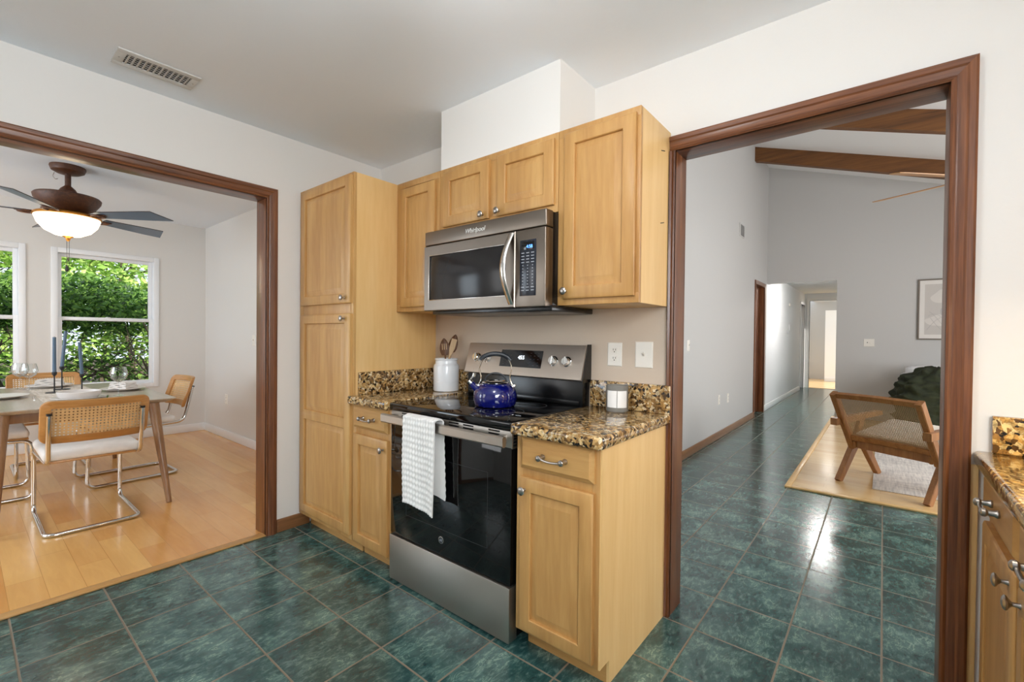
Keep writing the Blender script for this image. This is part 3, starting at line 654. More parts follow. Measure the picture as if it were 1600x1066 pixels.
# ------------------------------------------------------------------ range
def make_range():
    x0, x1 = -1.938, -1.138; o = ((x0+x1)/2, 1.40, 0); xm = o[0]
    r = thing('electric_range', o, 'stainless steel electric range with black glass oven door and smooth black cooktop', 'range')
    MB().box(x0+.004, x1-.004, 1.445, 1.985, .02, .882, .003).build('body', M['black'], r, o)
    for x in (x0+.05, x1-.05):
        for y in (1.5, 1.94): MB().cyl((x, y, 0), (x, y, .03), .018, n=12).build('foot', M['black'], r, o)
    t = MB().box(x0, x1, 1.392, 1.95, .868, .906, .008, 3); ct = t.build('cooktop', M['black_glass'], r, o)
    for cx, cy, rr in ((xm-.19, 1.56, (.115,)), (xm+.19, 1.56, (.075, .115)), (xm-.19, 1.80, (.08,)), (xm+.19, 1.80, (.08,)), (xm, 1.82, (.055,))):
        b = MB()
        for q in rr: b.grid([[(cx+(q+k)*math.cos(2*PI*j/64), cy+(q+k)*math.sin(2*PI*j/64), .9063) for j in range(64)] for k in (-.0012, .0012)], close_v=True)
        b.build('burner_ring', M['grey_mark'], ct, o)
    # vented steel strip above the door
    b = MB().box(x0+.004, x1-.002, 1.404, 1.45, .795, .866, .003); st = b.build('vent_strip', M['steel'], r, o)
    for gx in (-.31, -.21, -.12, .03, .12, .27):
        for k in range(2): MB().box(xm+gx, xm+gx+.062, 1.4025, 1.406, .856-.013*k, .862-.013*k).build('vent_slot', M['black'], st, o)
    for k in range(4): MB().box(x1-.003, x1-.0012, 1.412, 1.43, .806+.013*k, .813+.013*k).build('vent_slot', M['black'], st, o)
    # oven door with a darker window behind the glass
    d = MB().box(x0+.004, x1-.004, 1.402, 1.45, .243, .80, .004); dr = d.build('oven_door', M['black_glass'], r, o)
    w = MB(); q = (xm-.27, xm+.27, .36, .68)
    for a, b2, c, e in ((q[0], q[1], q[2], q[2]+.002), (q[0], q[1], q[3]-.002, q[3]), (q[0], q[0]+.002, q[2], q[3]), (q[1]-.002, q[1], q[2], q[3])): w.box(a, b2, 1.4016, 1.403, c, e)
    w.build('window_outline', M['dark_plastic'], dr, o)
    h = MB()
    h.prism([(1.342, .814), (1.336, .820), (1.336, .851), (1.342, .857), (1.352, .857), (1.358, .851), (1.358, .820), (1.352, .814)], 'x', x0+.006, x1+.004)
    for x in (x0+.045, x1-.045): h.box(x-.016, x+.016, 1.352, 1.406, .822, .850, .004)
    h.build('handle', M['steel'], dr, o)
    e = MB(); e.lathe([(0, -.001), (.0165, -.001), (.0165, .0012), (.0145, .0016), (0, .0016)], (-1.552, 1.4018, .312), FN, 40); eo = e.build('emblem', M['nickel'], r, o)
    e = MB(); e.lathe([(0, 0), (.0125, 0), (.0125, .0006), (0, .0006)], (-1.552, 1.4000, .312), FN, 32); e.build('emblem_center', M['keypad'], eo, o)
    t_ = text(None, 'emblem_letters', 'GE', .014, (-1.552, 1.3990, .312), M['key_mark'], eo, o, shear=.25)
    # storage drawer
    MB().box(x0+.004, x1-.004, 1.396, 1.45, .012, .236, .004).build('storage_drawer', M['steel'], r, o)
    # backguard
    MB().box(x0+.004, x1-.004, 1.952, YW-.002, .882, 1.028, .003).build('back_panel', M['black'], r, o)
    p = MB().prism([(1.925, 1.036), (1.934, 1.030), (YW-.004, 1.03), (YW-.004, 1.205), (1.978, 1.205), (1.972, 1.200)], 'x', x0+.0, x1+.0); cp = p.build('control_panel', M['steel_satin'], r, o)
    MB().box(x0+.02, x1-.02, 1.944, 1.955, .906, .93, .002).build('rear_trim', M['black'], r, o)
    MB().prism([(1.932, 1.022), (YW-.003, 1.022), (YW-.003, 1.21), (1.985, 1.21)], 'x', x1, x1+.006).build('end_cap', M['black'], r, o)
    sl = Vector((0, 1.972-1.925, 1.20-1.036)).normalized(); nn = Vector((0, -sl.z, sl.y))
    def on(x, k): return Vector((x, 1.925, 1.036))+sl*k+nn*.0
    for x in (xm-.315, xm-.235, xm+.225, xm+.305):
        c = on(x, .088)
        k = MB(); k.lathe([(.027, 0), (.027, .004), (.0225, .006), (.021, .024), (.018, .027), (0, .027)], c, nn, 28)
        k.bar(c+nn*.020-sl*.021, c+nn*.020+sl*.021, .009, .022, (1, 0, 0), .003)
        k.build('knob', M['chrome'], cp, o)
    a, b = on(xm-.135, .045), on(xm+.15, .045); hgt = sl*.095
    m = MB(); m.grid([[a, b, b+hgt, a+hgt], [v+nn*.0025 for v in (a, b, b+hgt, a+hgt)]], close_v=True, cap0=True, cap1=True)
    dp = m.build('display_panel', M['black_glass'], r, o)
    tilt = math.atan2(sl.z, sl.y)
    text(None, 'display_digits', '455', .030, on(xm+.012, .098)+nn*.0032, M['lcd_white'], dp, o, (tilt, 0, 0))
    for cx in (-.11, -.085, -.06, .075, .10, .125):
        for k in (.058, .075, .092, .11, .125):
            if cx < 0 and k > .12: continue
            c = on(xm+cx, k)+nn*.0028; MB().bar(c-X*.0045, c+X*.0045, .0016, .0006, sl, .0001).build('touch_key', M['grey_mark'], dp, o)
    return r
make_range()

# ------------------------------------------------------------------ microwave
def make_microwave():
    x0, x1, y, z0, z1 = -1.928, -1.128, 1.61, 1.372, 1.802; o = ((x0+x1)/2, y, z0)
    r = thing('microwave_oven', o, 'stainless steel over-the-range microwave with black door window and side keypad', 'microwave')
    MB().box(x0+.006, x1-.002, y+.05, YW-.003, z0+.012, z1-.004, .003).build('body', M['black'], r, o)
    MB().box(x0+.03, x1+.01, y+.03, YW-.02, z0-.012, z0+.014, .004).build('underside', M['black'], r, o)
    MB().box(x0, x1, y-.004, y+.05, 1.727, z1, .006, 3).build('top_grille', M['steel_dark'], r, o)
    xd = -1.297
    # door: frame with a sunk window
    m = MB(); a, b, c, d = -1.89, -1.352, 1.432, 1.672
    m.loops((0, 0, 0), X, Z, FN, [(x0, z0+.006, xd, 1.724, -y-.05), (x0, z0+.006, xd, 1.724, -y+.004), (x0+.004, z0+.010, xd-.004, 1.720, -y+.008), (a, c, b, d, -y+.008), (a+.003, c+.003, b-.003, d-.003, -y+.003)])
    dr = m.build('door', M['steel_dark'], r, o)
    MB().box(a+.002, b-.002, y-.0048, y, c+.002, d-.002, .001).build('door_window', M['mw_glass'], dr, o)
    g = MB()
    for s_, (p, q, u, v) in enumerate(((a, a+.004, c, d), (a, b, c, c+.004), (a, b, d-.003, d))): g.box(p, q, y-.0095, y-.007, u, v, .001)
    g.build('window_rim', M['steel_bright'], dr, o)
    h = MB(); rows = []
    for i in range(25):
        t = i/24; z = 1.392+t*(1.716-1.392); s = math.sin(PI*t); out = .008+.050*s; xx = -1.318-.012*s; w = .016
        rows.append([(xx-w, y-out+.004, z), (xx-w*.6, y-out-.006, z), (xx+w*.6, y-out-.008, z), (xx+w, y-out, z), (xx+w*.5, y-out+.010, z), (xx-w*.5, y-out+.010, z)])
    h.grid(rows, close_v=True, cap0=True, cap1=True); h.build('handle', M['steel_bright'], dr, o, ang=60)
    cp = MB().box(xd+.002, x1, y-.007, y+.05, z0+.006, 1.724, .005, 3).build('control_panel', M['steel_dark'], r, o)
    kp = MB().box(-1.268, -1.178, y-.0092, y-.006, 1.428, 1.676, .004).build('keypad', M['keypad'], r, o)
    dsp = MB().box(-1.258, -1.188, y-.0102, y-.009, 1.632, 1.667, .001).build('display', M['black_glass'], r, o)
    text(None, 'display_digits', '4:58', .020, (-1.213, y-.011, 1.645), M['lcd_blue'], dsp, o)
    for i in range(13):
        for j in range(3):
            w = .008 if i < 4 or i > 10 else .003; cx = -1.250+j*.027; z = 1.618-.0138*i
            MB().box(cx-w, cx+w, y-.0100, y-.0092, z-.0016, z+.0016).build('key', M['key_mark'], kp, o)
    text(None, 'logo', 'Whirlpool', .032, (-1.555, y-.0045, 1.765), M['logo_silver'], r, o, shear=.3, ext=.001)
    return r
make_microwave()

# ------------------------------------------------------------------ things on the counters and the wall
def crock():
    o = (-2.075, 1.905, .908); r = thing('utensil_crock', o, 'white ceramic crock holding wooden utensils on the left counter', 'crock')
    MB().lathe([(0, 0), (.070, 0), (.076, .004), (.078, .012), (.078, .150), (.075, .160), (.067, .168), (.066, .186), (.070, .190), (.0705, .197), (.068, .2), (.062, .199), (.060, .18), (.068, .15), (.068, .015), (0, .012)], o, n=48).build('jar', M['porcelain'], r, o)
    for z in (.06, .158, .176): MB().lathe([(.0775 if z < .1 else (.0755 if z < .17 else .0662), -.0015), (.0795 if z < .1 else (.077 if z < .17 else .068), 0), (.0775 if z < .1 else (.0755 if z < .17 else .0662), .0015)], (o[0], o[1], o[2]+z), n=48).build('ridge', M['porcelain'], r, o)
    V = Vector((.775, .632, 0)); D = Vector((-.632, .775, 0)); c = Vector(o)
    def spoon(name, label, base, tip, wid, ln, mat, slots=0, square=False):
        b, t = c+V*base[0]+D*base[1]+Z*base[2], c+V*tip[0]+D*tip[1]+Z*tip[2]
        ax = (t-b).normalized(); side = (V-ax*V.dot(ax)).normalized(); nr = ax.cross(side)
        r2 = thing(name, b, label, 'utensil', 'utensils in the white crock')
        p0 = t-ax*ln
        MB().tube([b, b+(p0-b)*.5, p0+ax*.01], .0055, 10).build('handle', mat, r2, b)
        m = MB(); rows = []
        K = 13
        for i in range(K):
            u = i/(K-1)
            w = wid*(min(1, .28+u*1.6) if square else (math.sin(PI*(.12+.88*u)**.85)**.6 if u < 1 else .02)); w = max(w, .1*wid)
            cpt = p0+ax*ln*u
            rows.append([cpt+side*w*a+nr*(.004*(1-a*a)*0+(.008*(a*a-1) if not square else 0)+e) for a, e in ((-1, .002), (-.34, .002), (.34, .002), (1, .002), (1, -.002), (.34, -.002), (-.34, -.002), (-1, -.002))])
        m.grid(rows, close_v=True, cap0=True, cap1=True); h = m.build('blade' if square else 'bowl', mat, r2, b, ang=50)
        if slots:
            s = MB()
            for a in (-.42, 0, .42): s.bar(p0+ax*ln*.32+side*wid*a, p0+ax*ln*.68+side*wid*a, wid*.16, .022, side, .001)
            s.build('slot', M['spoon_light'], h, b)
    spoon('slotted_spoon', 'dark slotted wooden spoon, leftmost in the white crock', (.01, .01, .02), (-.020, .022, .322), .030, .105, M['spoon_dark'], 3)
    spoon('wooden_spoon', 'dark wooden spoon behind the pale spatula in the white crock', (-.03, .035, .02), (.050, .055, .345), .029, .11, M['spoon_dark'])
    spoon('wooden_spatula', 'pale flat wooden spatula leaning right in the white crock', (-.03, -.01, .02), (.048, .012, .318), .0165, .11, M['spoon_light'], 0, True)
crock()

def kettle():
    o = (-1.468, 1.672, .9066); r = thing('tea_kettle', o, 'glossy blue enamel whistling kettle on the black cooktop', 'kettle', rz=math.atan2(.632, .775))
    m = MB(); m.lathe([(0, 0), (.088, 0), (.096, .004), (.1, .012), (.1055, .03), (.107, .05), (.103, .072), (.092, .092), (.074, .106), (.058, .113), (0, .115)], n=56); m.build('body', M['blue_enamel'], r)
    m = MB(); m.lathe([(.056, .110), (.066, .112), (.067, .116), (.062, .119), (.05, .122), (.048, .119), (0, .119)], n=48); lid = m.build('lid_rim', M['chrome'], r)
    m = MB(); pts = [(.052*math.cos(PI-PI*i/16), 0, .120+.040*math.sin(PI*i/16)) for i in range(17)]
    m.tube(pts, .0045, 10); m.build('lid_handle', M['grip'], lid)
    m = MB(); m.tube([(-.078, 0, .070), (-.102, 0, .092), (-.122, 0, .112)], .020, 18, r1=.0135); sp_ = m.build('spout', M['blue_enamel'], r)
    m = MB(); m.tube([(-.119, 0, .109), (-.130, 0, .120)], .0155, 18); m.tube([(-.126, 0, .118), (-.110, 0, .142), (-.104, 0, .152)], .006, 12); m.lathe([(0, 0), (.009, 0), (.009, .016), (.005, .02), (0, .02)], (-.106, 0, .142), (.2, 0, 1), 16)
    m.build('whistle_cap', M['chrome'], sp_)
    m = MB()
    for s in (-1, 1):
        for w in (-.007, .007): m.tube(fillet([(s*.083, w, .100), (s*.068, w, .135), (s*.081, w, .185), (s*.062, w, .232), (s*.045, w*.6, .244)], .02, 5), .0032, 8)
        m.box(s*.088-.011, s*.088+.011, -.012, .012, .091, .106, .004)
    m.build('handle_bracket', M['chrome'], r)
    m = MB(); pts = [(.075*math.cos(PI*(.93-.86*i/14)), 0, .214+.040*math.sin(PI*(.93-.86*i/14))) for i in range(15)]
    m.tube(pts, .0118, 14); m.build('handle_grip', M['grip'], r)
kettle()

def candle_jar():
    o = (-.945, 1.925, .908); r = thing('candle_jar', o, 'frosted grey glass candle jar with white label on the right counter', 'candle')
    MB().lathe([(0, 0), (.046, 0), (.0495, .004), (.05, .010), (.05, .118), (.0485, .12), (.047, .118), (.047, .012), (0, .010)], o, n=48).build('glass_jar', M['frosted'], r, o)
    MB().lathe([(0, .012), (.0465, .012), (.0465, .085), (0, .083)], o, n=40).build('wax', M['wax'], r, o)
    m = MB(); a0 = math.atan2(-1.925, .945)
    for s in (0, 1):
        aa, bb = a0+(-1.0 if s == 0 else .03), a0+(-.03 if s == 0 else 1.0)
        rows = [[(o[0]+q*math.cos(aa+(bb-aa)*i/16), o[1]+q*math.sin(aa+(bb-aa)*i/16), z) for i in range(17)] for q, z in ((.0505, o[2]+.022), (.0505, o[2]+.098))]
        m.grid(rows)
    m.build('label', M['paper'], r, o)
candle_jar()

def plate(name, label, cat, c, n, w, h, kind, ctr=True, group=None):
    """outlet or switch plate on a wall; c centre on the wall face, n outward"""
    c, n = Vector(c), Vector(n); a = Z.cross(n).normalized(); r = thing(name, c, label, cat, group)
    m = MB(); m.loops((0, 0, 0), a, Z, n, [(-w/2, -h/2, w/2, h/2, .0003), (-w/2, -h/2, w/2, h/2, .003), (-w/2+.004, -h/2+.004, w/2-.004, h/2-.004, .006)]); m.build('cover_plate', M['plastic_white'], r)
    if kind == 'outlet':
        for s in (-1, 1):
            q = MB(); q.loops((0, 0, .02*s), a, Z, n, [(-.017, -.014, .017, .014, .005), (-.016, -.013, .016, .013, .0075)]); so = q.build('socket', M['plastic_white'], r)
            q = MB()
            for x in (-.006, .006): q.bar(a*x+Z*(.02*s-.001)+n*.0078, a*x+Z*(.02*s+.008)+n*.0078, .0024, .0008, a, .0001)
            q.lathe([(0, 0), (.0028, 0), (.0028, .0007), (0, .0007)], Z*(.02*s-.007)+n*.0074, n, 12); q.build('slot', M['slot'], so)
    elif kind == 'toggle':
        q = MB(); q.bar(Z*-.002+n*.005, Z*.010+n*.017, .010, .010, a, .002); q.build('toggle', M['plastic_white'], r)
    elif kind == 'dimmer':
        q = MB(); q.bar(a*-.02+Z*-.002+n*.005, a*-.02+Z*.008+n*.015, .009, .009, a, .002); q.build('toggle', M['iron'], r)
        q = MB(); q.lathe([(.017, 0), (.016, .006), (0, .007)], a*.022+n*.006, n, 20); q.build('dimmer_knob', M['plastic_white'], r)
    return r
plate('wall_outlet', 'cream duplex outlet on the wall between range and light switch', 'outlet', (-1.005, YW, 1.165), FN, .076, .114, 'outlet')
plate('light_switch', 'cream toggle switch on the wall beside the living room opening', 'switch', (-.858, YW, 1.168), FN, .086, .122, 'toggle')
plate('light_switch', 'white switch on the dining room wall beside the opening', 'switch', (-5.21, YW, 1.172), FN, .075, .118, 'toggle')
plate('wall_outlet', 'white outlet low on the dining room wall', 'outlet', (-5.99, YW, .466), FN, .075, .118, 'outlet')
plate('light_switch', 'small white switch on the grey hall wall just inside the opening', 'switch', (XH, 4.83, 1.168), (1, 0, 0), .075, .118, 'toggle')
plate('wall_outlet', 'nearer of the two white outlets low on the grey hall wall', 'outlet', (XH, 6.01, .479), (1, 0, 0), .075, .118, 'outlet')
plate('wall_outlet', 'farther of the two white outlets low on the grey hall wall', 'outlet', (XH, 6.43, .46), (1, 0, 0), .075, .118, 'outlet')
plate('light_switch', 'wide white plate with switch and dimmer on the grey wall left of the picture', 'switch', (-.17, YF, 1.20), FN, .13, .118, 'dimmer')
tag(MB().box(XH, XH+.02, 11.3, 11.37, 1.95, 2.0, .004).box(XH, XH+.008, 11.29, 11.38, 1.94, 2.01, .003).build('door_chime', M['plastic_white']), 'small white chime box high on the bright hallway wall', 'chime')
tag(MB().box(XH, XH+.02, 11.3, 11.36, 1.43, 1.55, .004).box(XH, XH+.025, 11.1, 11.16, 1.36, 1.42, .004).build('thermostat', M['vinyl']), 'small white thermostat on the bright hallway wall below the chime', 'thermostat')

# ------------------------------------------------------------------ towel on the oven handle
def towel():
    x0, x1 = -1.728, -1.515; o = ((x0+x1)/2, 1.335, .87)
    prof = []      # (y, z, t along the cloth)
    L1, L2 = .395, .33
    n1 = 84
    for i in range(n1+1): z = .863-L1+L1*i/n1; prof.append((1.324, z))
    for i in range(1, 12): a = PI-PI*i/12; prof.append((1.347+.0235*math.cos(a), .863+.010*math.sin(a)))
    n2 = 60
    for i in range(n2+1): prof.append((1.370, .863-L2*i/n2))
    NX = 66; top, bot = [], []
    for k, (y, z) in enumerate(prof):
        ra, rb = [], []
        for j in range(NX+1):
            u = j/NX; back = k > n1+11
            d = max(0, .863-z)
            x = x0+(x1-x0)*u+(.020*u*min(1, d/.3) if back else .0)+.006*math.sin(d*9+1)*(u-.5)
            fold = .007*math.sin(u*7+.6)*min(1, d*4)+.004*math.sin(u*3+d*8)*min(1, d*5)
            pit = .0052*(min(1, max(0, .5+.9*math.sin(k*2*PI/5.6)))+min(1, max(0, .5+.9*math.sin(j*2*PI/5.5))))*.5
            zz = z-(.022*u*u-.004*math.sin(u*9))*min(1, d/.3)
            s = 1 if back else -1
            yo = y+s*(fold*.7 if not back else abs(fold)*.5) if d > 0 else y
            if back: yo = min(yo, 1.392)
            tang = Vector((0, s, 0)) if (k <= n1 or back) else Vector((0, y-1.347, z-.855)).normalized()
            p = Vector((x, yo, zz)); ra.append(p+tang*(.003+pit)); rb.append(p-tang*.001)
        top.append(ra); bot.append(rb)
    m = MB(); R = m.grid(top); Q = m.grid(bot)
    for i in range(len(R)-1):
        for j in (0, NX): m.bm.faces.new([R[i][j], R[i+1][j], Q[i+1][j], Q[i][j]])
    for j in range(NX):
        for i in (0, -1): m.bm.faces.new([R[i][j], R[i][j+1], Q[i][j+1], Q[i][j]])
    t = m.build('dish_towel', M['towel'], None, o, ang=80); t.location = o
    tag(t, 'white waffle-weave dish towel draped over the oven door handle', 'towel')
towel()

# ------------------------------------------------------------------ ceiling register
def vent():
    x0, x1, y0, y1, z = -2.742, -2.578, .447, .757, ZC; o = ((x0+x1)/2, (y0+y1)/2, z)
    r = thing('ceiling_vent', o, 'grey metal air register in the kitchen ceiling above the dining opening', 'vent')
    a, b, c, d = x0+.034, x1-.034, y0+.036, y1-.030
    m = MB()
    for p, q, u, v in ((x0, a, y0, y1), (b, x1, y0, y1), (a, b, y0, c), (a, b, d, y1)): m.box(p, q, u, v, z-.008, z-.0005, .002)
    m.build('frame', M['vent_paint'], r, o)
    MB().box(a-.003, b+.003, c-.003, d+.003, z-.0012, z-.0004).build('duct', M['duct_dark'], r, o)
    m = MB(); n = 12
    for i in range(n): y = c+(d-c)*(i+.5)/n; m.bar((a, y, z-.006), (b, y, z-.006), .012, .0016, (0, .8, .6), .0003)
    m.build('louver', M['vent_paint'], r, o)
    m = MB()
    for i in range(1, 5): x = a+(b-a)*i/5; m.box(x-.002, x+.002, c, d, z-.0035, z-.002)
    m.build('damper_bar', M['vent_paint'], r, o)
    m = MB()
    for y in (y0+.016, y1-.014): m.lathe([(0, 0), (.004, 0), (.003, .002), (0, .0025)], ((x0+x1)/2, y, z-.0078), (0, 0, -1), 12)
    m.build('screw', M['nickel'], r, o)
vent()
# return grille high on the hall wall
o = (XH, 7.03, 2.77); r = thing('wall_grille', o, 'white return air grille high on the grey hall wall', 'vent')
MB().box(XH, XH+.012, 6.9, 7.16, 2.68, 2.86, .003).build('frame', M['vent_paint'], r, o)
m = MB()
for k in range(8): m.box(XH+.0115, XH+.0135, 6.925, 7.135, 2.695+.019*k, 2.706+.019*k)
m.build('louver', M['dark_plastic'], r, o)
# kitchen ceiling lamp
o = LAMP; r = thing('ceiling_lamp', o, 'white semi-flush bowl lamp hanging from the kitchen ceiling', 'lamp')
MB().lathe([(0, 0), (.07, 0), (.075, .02), (.03, .03), (0, .03)], (o[0], o[1], ZC), (0, 0, -1), 40).build('base', M['white_trim'], r, o)
MB().cyl((o[0], o[1], ZC-.02), (o[0], o[1], ZC-.25), .008, n=12).build('stem', M['nickel'], r, o)
MB().lathe([(0, .20), (.06, .205), (.11, .225), (.14, .26), (.145, .30), (.125, .345), (.08, .375), (.03, .385), (0, .386)], (o[0], o[1], ZC), (0, 0, -1), 40).build('lamp_shade', M['kitchen_dome'], r, o)
# hallway ceiling lamp
o = (-.80, 9.66, 2.4); r = thing('ceiling_lamp', o, 'round flush lamp on the ceiling of the far hallway', 'lamp')
MB().lathe([(0, 0), (.13, 0), (.13, .03), (0, .03)], o, (0, 0, -1), 28).build('base', M['white_trim'], r, o)
MB().lathe([(.12, .03), (.12, .05), (.06, .08), (0, .085)], o, (0, 0, -1), 28).build('lamp_shade', M['bulb_white'], r, o)

# ------------------------------------------------------------------ cabinet run on the right, along the wall with the sink
def right_run():
    n = (-1, 0, 0); fx, dx = .262, .242
    uy = Vector((0, -1, 0))                       # door width runs towards the camera
    def unit(label, ya, yb, d0, d1, kz):
        """ya far end, yb near end; d0, d1 door extents"""
        o = (fx, (ya+yb)/2, 0); r = thing('base_cabinet', o, label, 'cabinet')
        MB().box(fx+.018, .93, yb, ya, .088, .862).build('body', M['maple_side'], r, o)
        MB().box(fx+.07, fx+.085, yb, ya, 0, .09).build('toe_kick', M['maple_y'], r, o)
        f = MB()
        for a, b, c, d in ((yb, yb+.03, .088, .862), (ya-.03, ya, .088, .862), (yb+.03, ya-.03, .84, .862), (yb+.03, ya-.03, .69, .745), (yb+.03, ya-.03, .088, .12)): f.box(fx, fx+.018, a, b, c, d, .001)
        f.build('face_frame', M['maple_z'], r, o)
        dr = drawer_face(MB(), (fx, d0, .730), uy, Z, n, d0-d1, .122).build('drawer', M['maple_y'], r, o)
        pull((dx, (d0+d1)/2, .796), Y, n, dr, o)
        dd = door_face(MB(), (fx, d0, .102), uy, Z, n, d0-d1, .6, .02, .052).build('door', M['maple_z'], r, o)
        knob((dx, kz, .668), n, dd, o)
        return r
    r = unit('maple base cabinet under the golden counter, touching the wall by the living room opening', YW-.006, 1.54, 1.985, 1.556, 1.60)
    MB().box(.2165, .236, YW-.010, YW-.001, 0, .862, .001).build('filler_strip', M['maple_side'], r, (fx, (YW-.006+1.54)/2, 0))  # narrow beige strip on the wall beside the cabinet
    unit('maple base cabinet under the golden counter, nearest the camera', 1.536, 1.07, 1.515, 1.09, 1.475)
    counter('granite_countertop', 'golden granite counter along the right edge, beside the living room opening', .224, .945, .6, YW-.002, .863, .908, M['granite_gold'],
            [('backsplash', (.262, .945, YW-.024, YW-.002, .908, 1.02))])
right_run()

# ------------------------------------------------------------------ dining room
def cesca(name, label, group):
    r = thing(name, (0, 0, 0), label, 'chair', group)
    R = .0125; hw = .225
    pts = [(hw-.01, -.415, .755), (hw-.01, -.345, .452), (hw, .285, .432), (hw, .30, R), (hw, -.30, R), (-hw, -.30, R), (-hw, .30, R), (-hw, .285, .432), (-hw+.01, -.345, .452), (-hw+.01, -.415, .755)]
    MB().tube(fillet(pts, .062, 7), R, 14).build('tube_frame', M['chrome'], r)
    m = MB()
    for s in (-1, 1): m.cyl((s*(hw-.01), -.4145, .752), (s*(hw-.01), -.4165, .762), .0135, n=14)
    m.build('tube_cap', M['iron'], r)
    # seat
    MB().box(-.232, .232, -.285, .275, .452, .512, .024, 4).build('seat', M['seat_fabric'], r)
    MB().box(-.228, .228, -.28, .27, .440, .454, .006).build('seat_board', M['honey'], r)
    # backrest: curved and tilted frame with cane
    W, H, z0 = .253, .262, .575
    dpt = lambda x, z: -.378-.085*(z-z0)/H+.055*(x/W)**2
    t = .027; out, inn = [], []
    def rr(w, a, b, rad, n=7):
        o = []
        for cx, cz, s in ((w-rad, b-rad, 0), (-w+rad, b-rad, 1), (-w+rad, a+rad, 2), (w-rad, a+rad, 3)):
            for i in range(n+1): g = s*PI/2+PI/2*i/n; o.append((cx+rad*math.cos(g), cz+rad*math.sin(g)))
        # subdivide the long edges so the frame follows the curve
        q = []
        for i in range(len(o)):
            p, p2 = o[i], o[(i+1) % len(o)]; k = 8 if math.dist(p, p2) > .1 else 1
            for j in range(k): q.append((p[0]+(p2[0]-p[0])*j/k, p[1]+(p2[1]-p[1])*j/k))
        return q
    A, B = rr(W, z0, z0+H, .045), rr(W-.044, z0+.044, z0+H-.044, .012)
    m = MB()
    ring = lambda P, d: [(x, dpt(x, z)+d, z) for x, z in P]
    A2 = rr(W-.005, z0+.005, z0+H-.005, .042)
    m.grid([ring(A, t*.3), ring(A2, t*.5), ring(B, t*.5), ring(B, -t*.5), ring(A2, -t*.5), ring(A, -t*.3)], close_u=True, close_v=True)
    b = m.build('backrest', M['honey'], r, ang=40)
    m = MB(); K = 14
    m.grid([[((W-.04)*(-1+2*i/K), dpt((W-.04)*(-1+2*i/K), z)+.0, z) for i in range(K+1)] for z in (z0+.04, z0+H/2, z0+H-.04)])
    m.build('cane', M['cane'], b)
    return r
c1 = cesca('dining_chair', 'cane-backed cantilever dining chair nearest the opening, its back to the kitchen', 'cane dining chairs round the table')
c1.location = (-4.150, .556, .006); c1.rotation_euler = (0, 0, PI/2)
dup(c1, (-5.04, .935, .006), PI+.04, 'cane-backed cantilever dining chair on the side of the table next to the outlet wall')
dup(c1, (-5.10, .07, .006), 0, 'cane-backed cantilever dining chair mostly cut off by the left edge of the photo')
dup(c1, (-5.86, .54, .006), -PI/2, 'cane-backed cantilever dining chair at the window end of the table')

TX0, TX1, TY0, TY1, TZ = -5.83, -4.165, .05, 1.07, .752
def table():
    o = ((TX0+TX1)/2, (TY0+TY1)/2, .006); r = thing('dining_table', o, 'mid-century wooden dining table with pale top and splayed tapered legs', 'table')
    m = MB()
    rows = []
    for ins, z in ((.05, TZ-.032), (.004, TZ-.008), (0, TZ-.004), (.003, TZ)):
        x0, x1, y0, y1 = TX0+ins, TX1-ins, TY0+ins, TY1-ins; k = .03
        ring = []
        for cx, cy, s in ((x1-k, y1-k, 0), (x0+k, y1-k, 1), (x0+k, y0+k, 2), (x1-k, y0+k, 3)):
            for i in range(6): a = s*PI/2+PI/2*i/5; ring.append((cx+k*math.cos(a), cy+k*math.sin(a), z))
        rows.append(ring)
    m.grid(rows, close_v=True, cap0=True, cap1=True); m.build('table_top', M['table_top'], r, o)
    m = MB(); a = (TX0+.17, TX1-.17, TY0+.13, TY1-.13)
    for q in ((a[0], a[1], a[2], a[2]+.022), (a[0], a[1], a[3]-.022, a[3]), (a[0], a[0]+.022, a[2], a[3]), (a[1]-.022, a[1], a[2], a[3])): m.box(*q, TZ-.105, TZ-.03, .003)
    m.build('apron', M['walnut'], r, o)
    for sx in (0, 1):
        for sy in (0, 1):
            top = (TX1-.15 if sx else TX0+.15, TY1-.13 if sy else TY0+.13, TZ-.03); bot = (TX1+.115 if sx else TX0-.0, TY1-.085 if sy else TY0+.085, .006)
            if sx: bot = (TX1+.135, bot[1], .006); top = (TX1-.085, top[1], top[2])
            MB().tube([bot, (Vector(bot)*.5+Vector(top)*.5), top], .017, 20, r1=.036).build('leg', M['walnut'], r, o)
table()
TT = TZ+.0004
# runner
def runner():
    o = ((TX0+TX1)/2, .56, TT); m = MB(); nx = 60; rows = []
    for i in range(nx+1):
        x = TX0+.10+(TX1-TX0-.12)*i/nx
        rows.append([(x, .56+.175*u+.004*math.sin(i*1.7+u*3), TT+.003+.0012*math.sin(i*.9+u*5)) for u in (-1, -.5, 0, .5, 1)])
    R = m.grid(rows); Q = m.grid([[(p[0], p[1], TT) for p in row] for row in rows])
    for i in range(nx):
        for j in (0, 4): m.bm.faces.new([R[i][j], R[i+1][j], Q[i+1][j], Q[i][j]])
    for e in (0, 1):
        for k in range(36):
            y = .39+.34*k/35; xx = (TX0+.10, TX1-.02)[e]; s = (-1, 1)[e]
            m.tube([(xx, y, TT+.002), (xx+s*.022, y+random.uniform(-.006, .006), TT+.0018)], .0013, 4)
    t = m.build('table_runner', M['runner'], None, o); t.location = o
    tag(t, 'pale fringed woven runner along the middle of the dining table', 'table runner')
runner()
PLATE = [(0, 0), (.088, 0), (.103, .004), (.144, .017), (.152, .020), (.1515, .0225), (.143, .021), (.101, .009), (0, .007)]
def dish(loc, label):
    r = tag(MB().lathe(PLATE, n=48).build('dinner_plate', M['plate']), label, 'plate', 'dinner plates on the dining table'); r.location = loc; return r
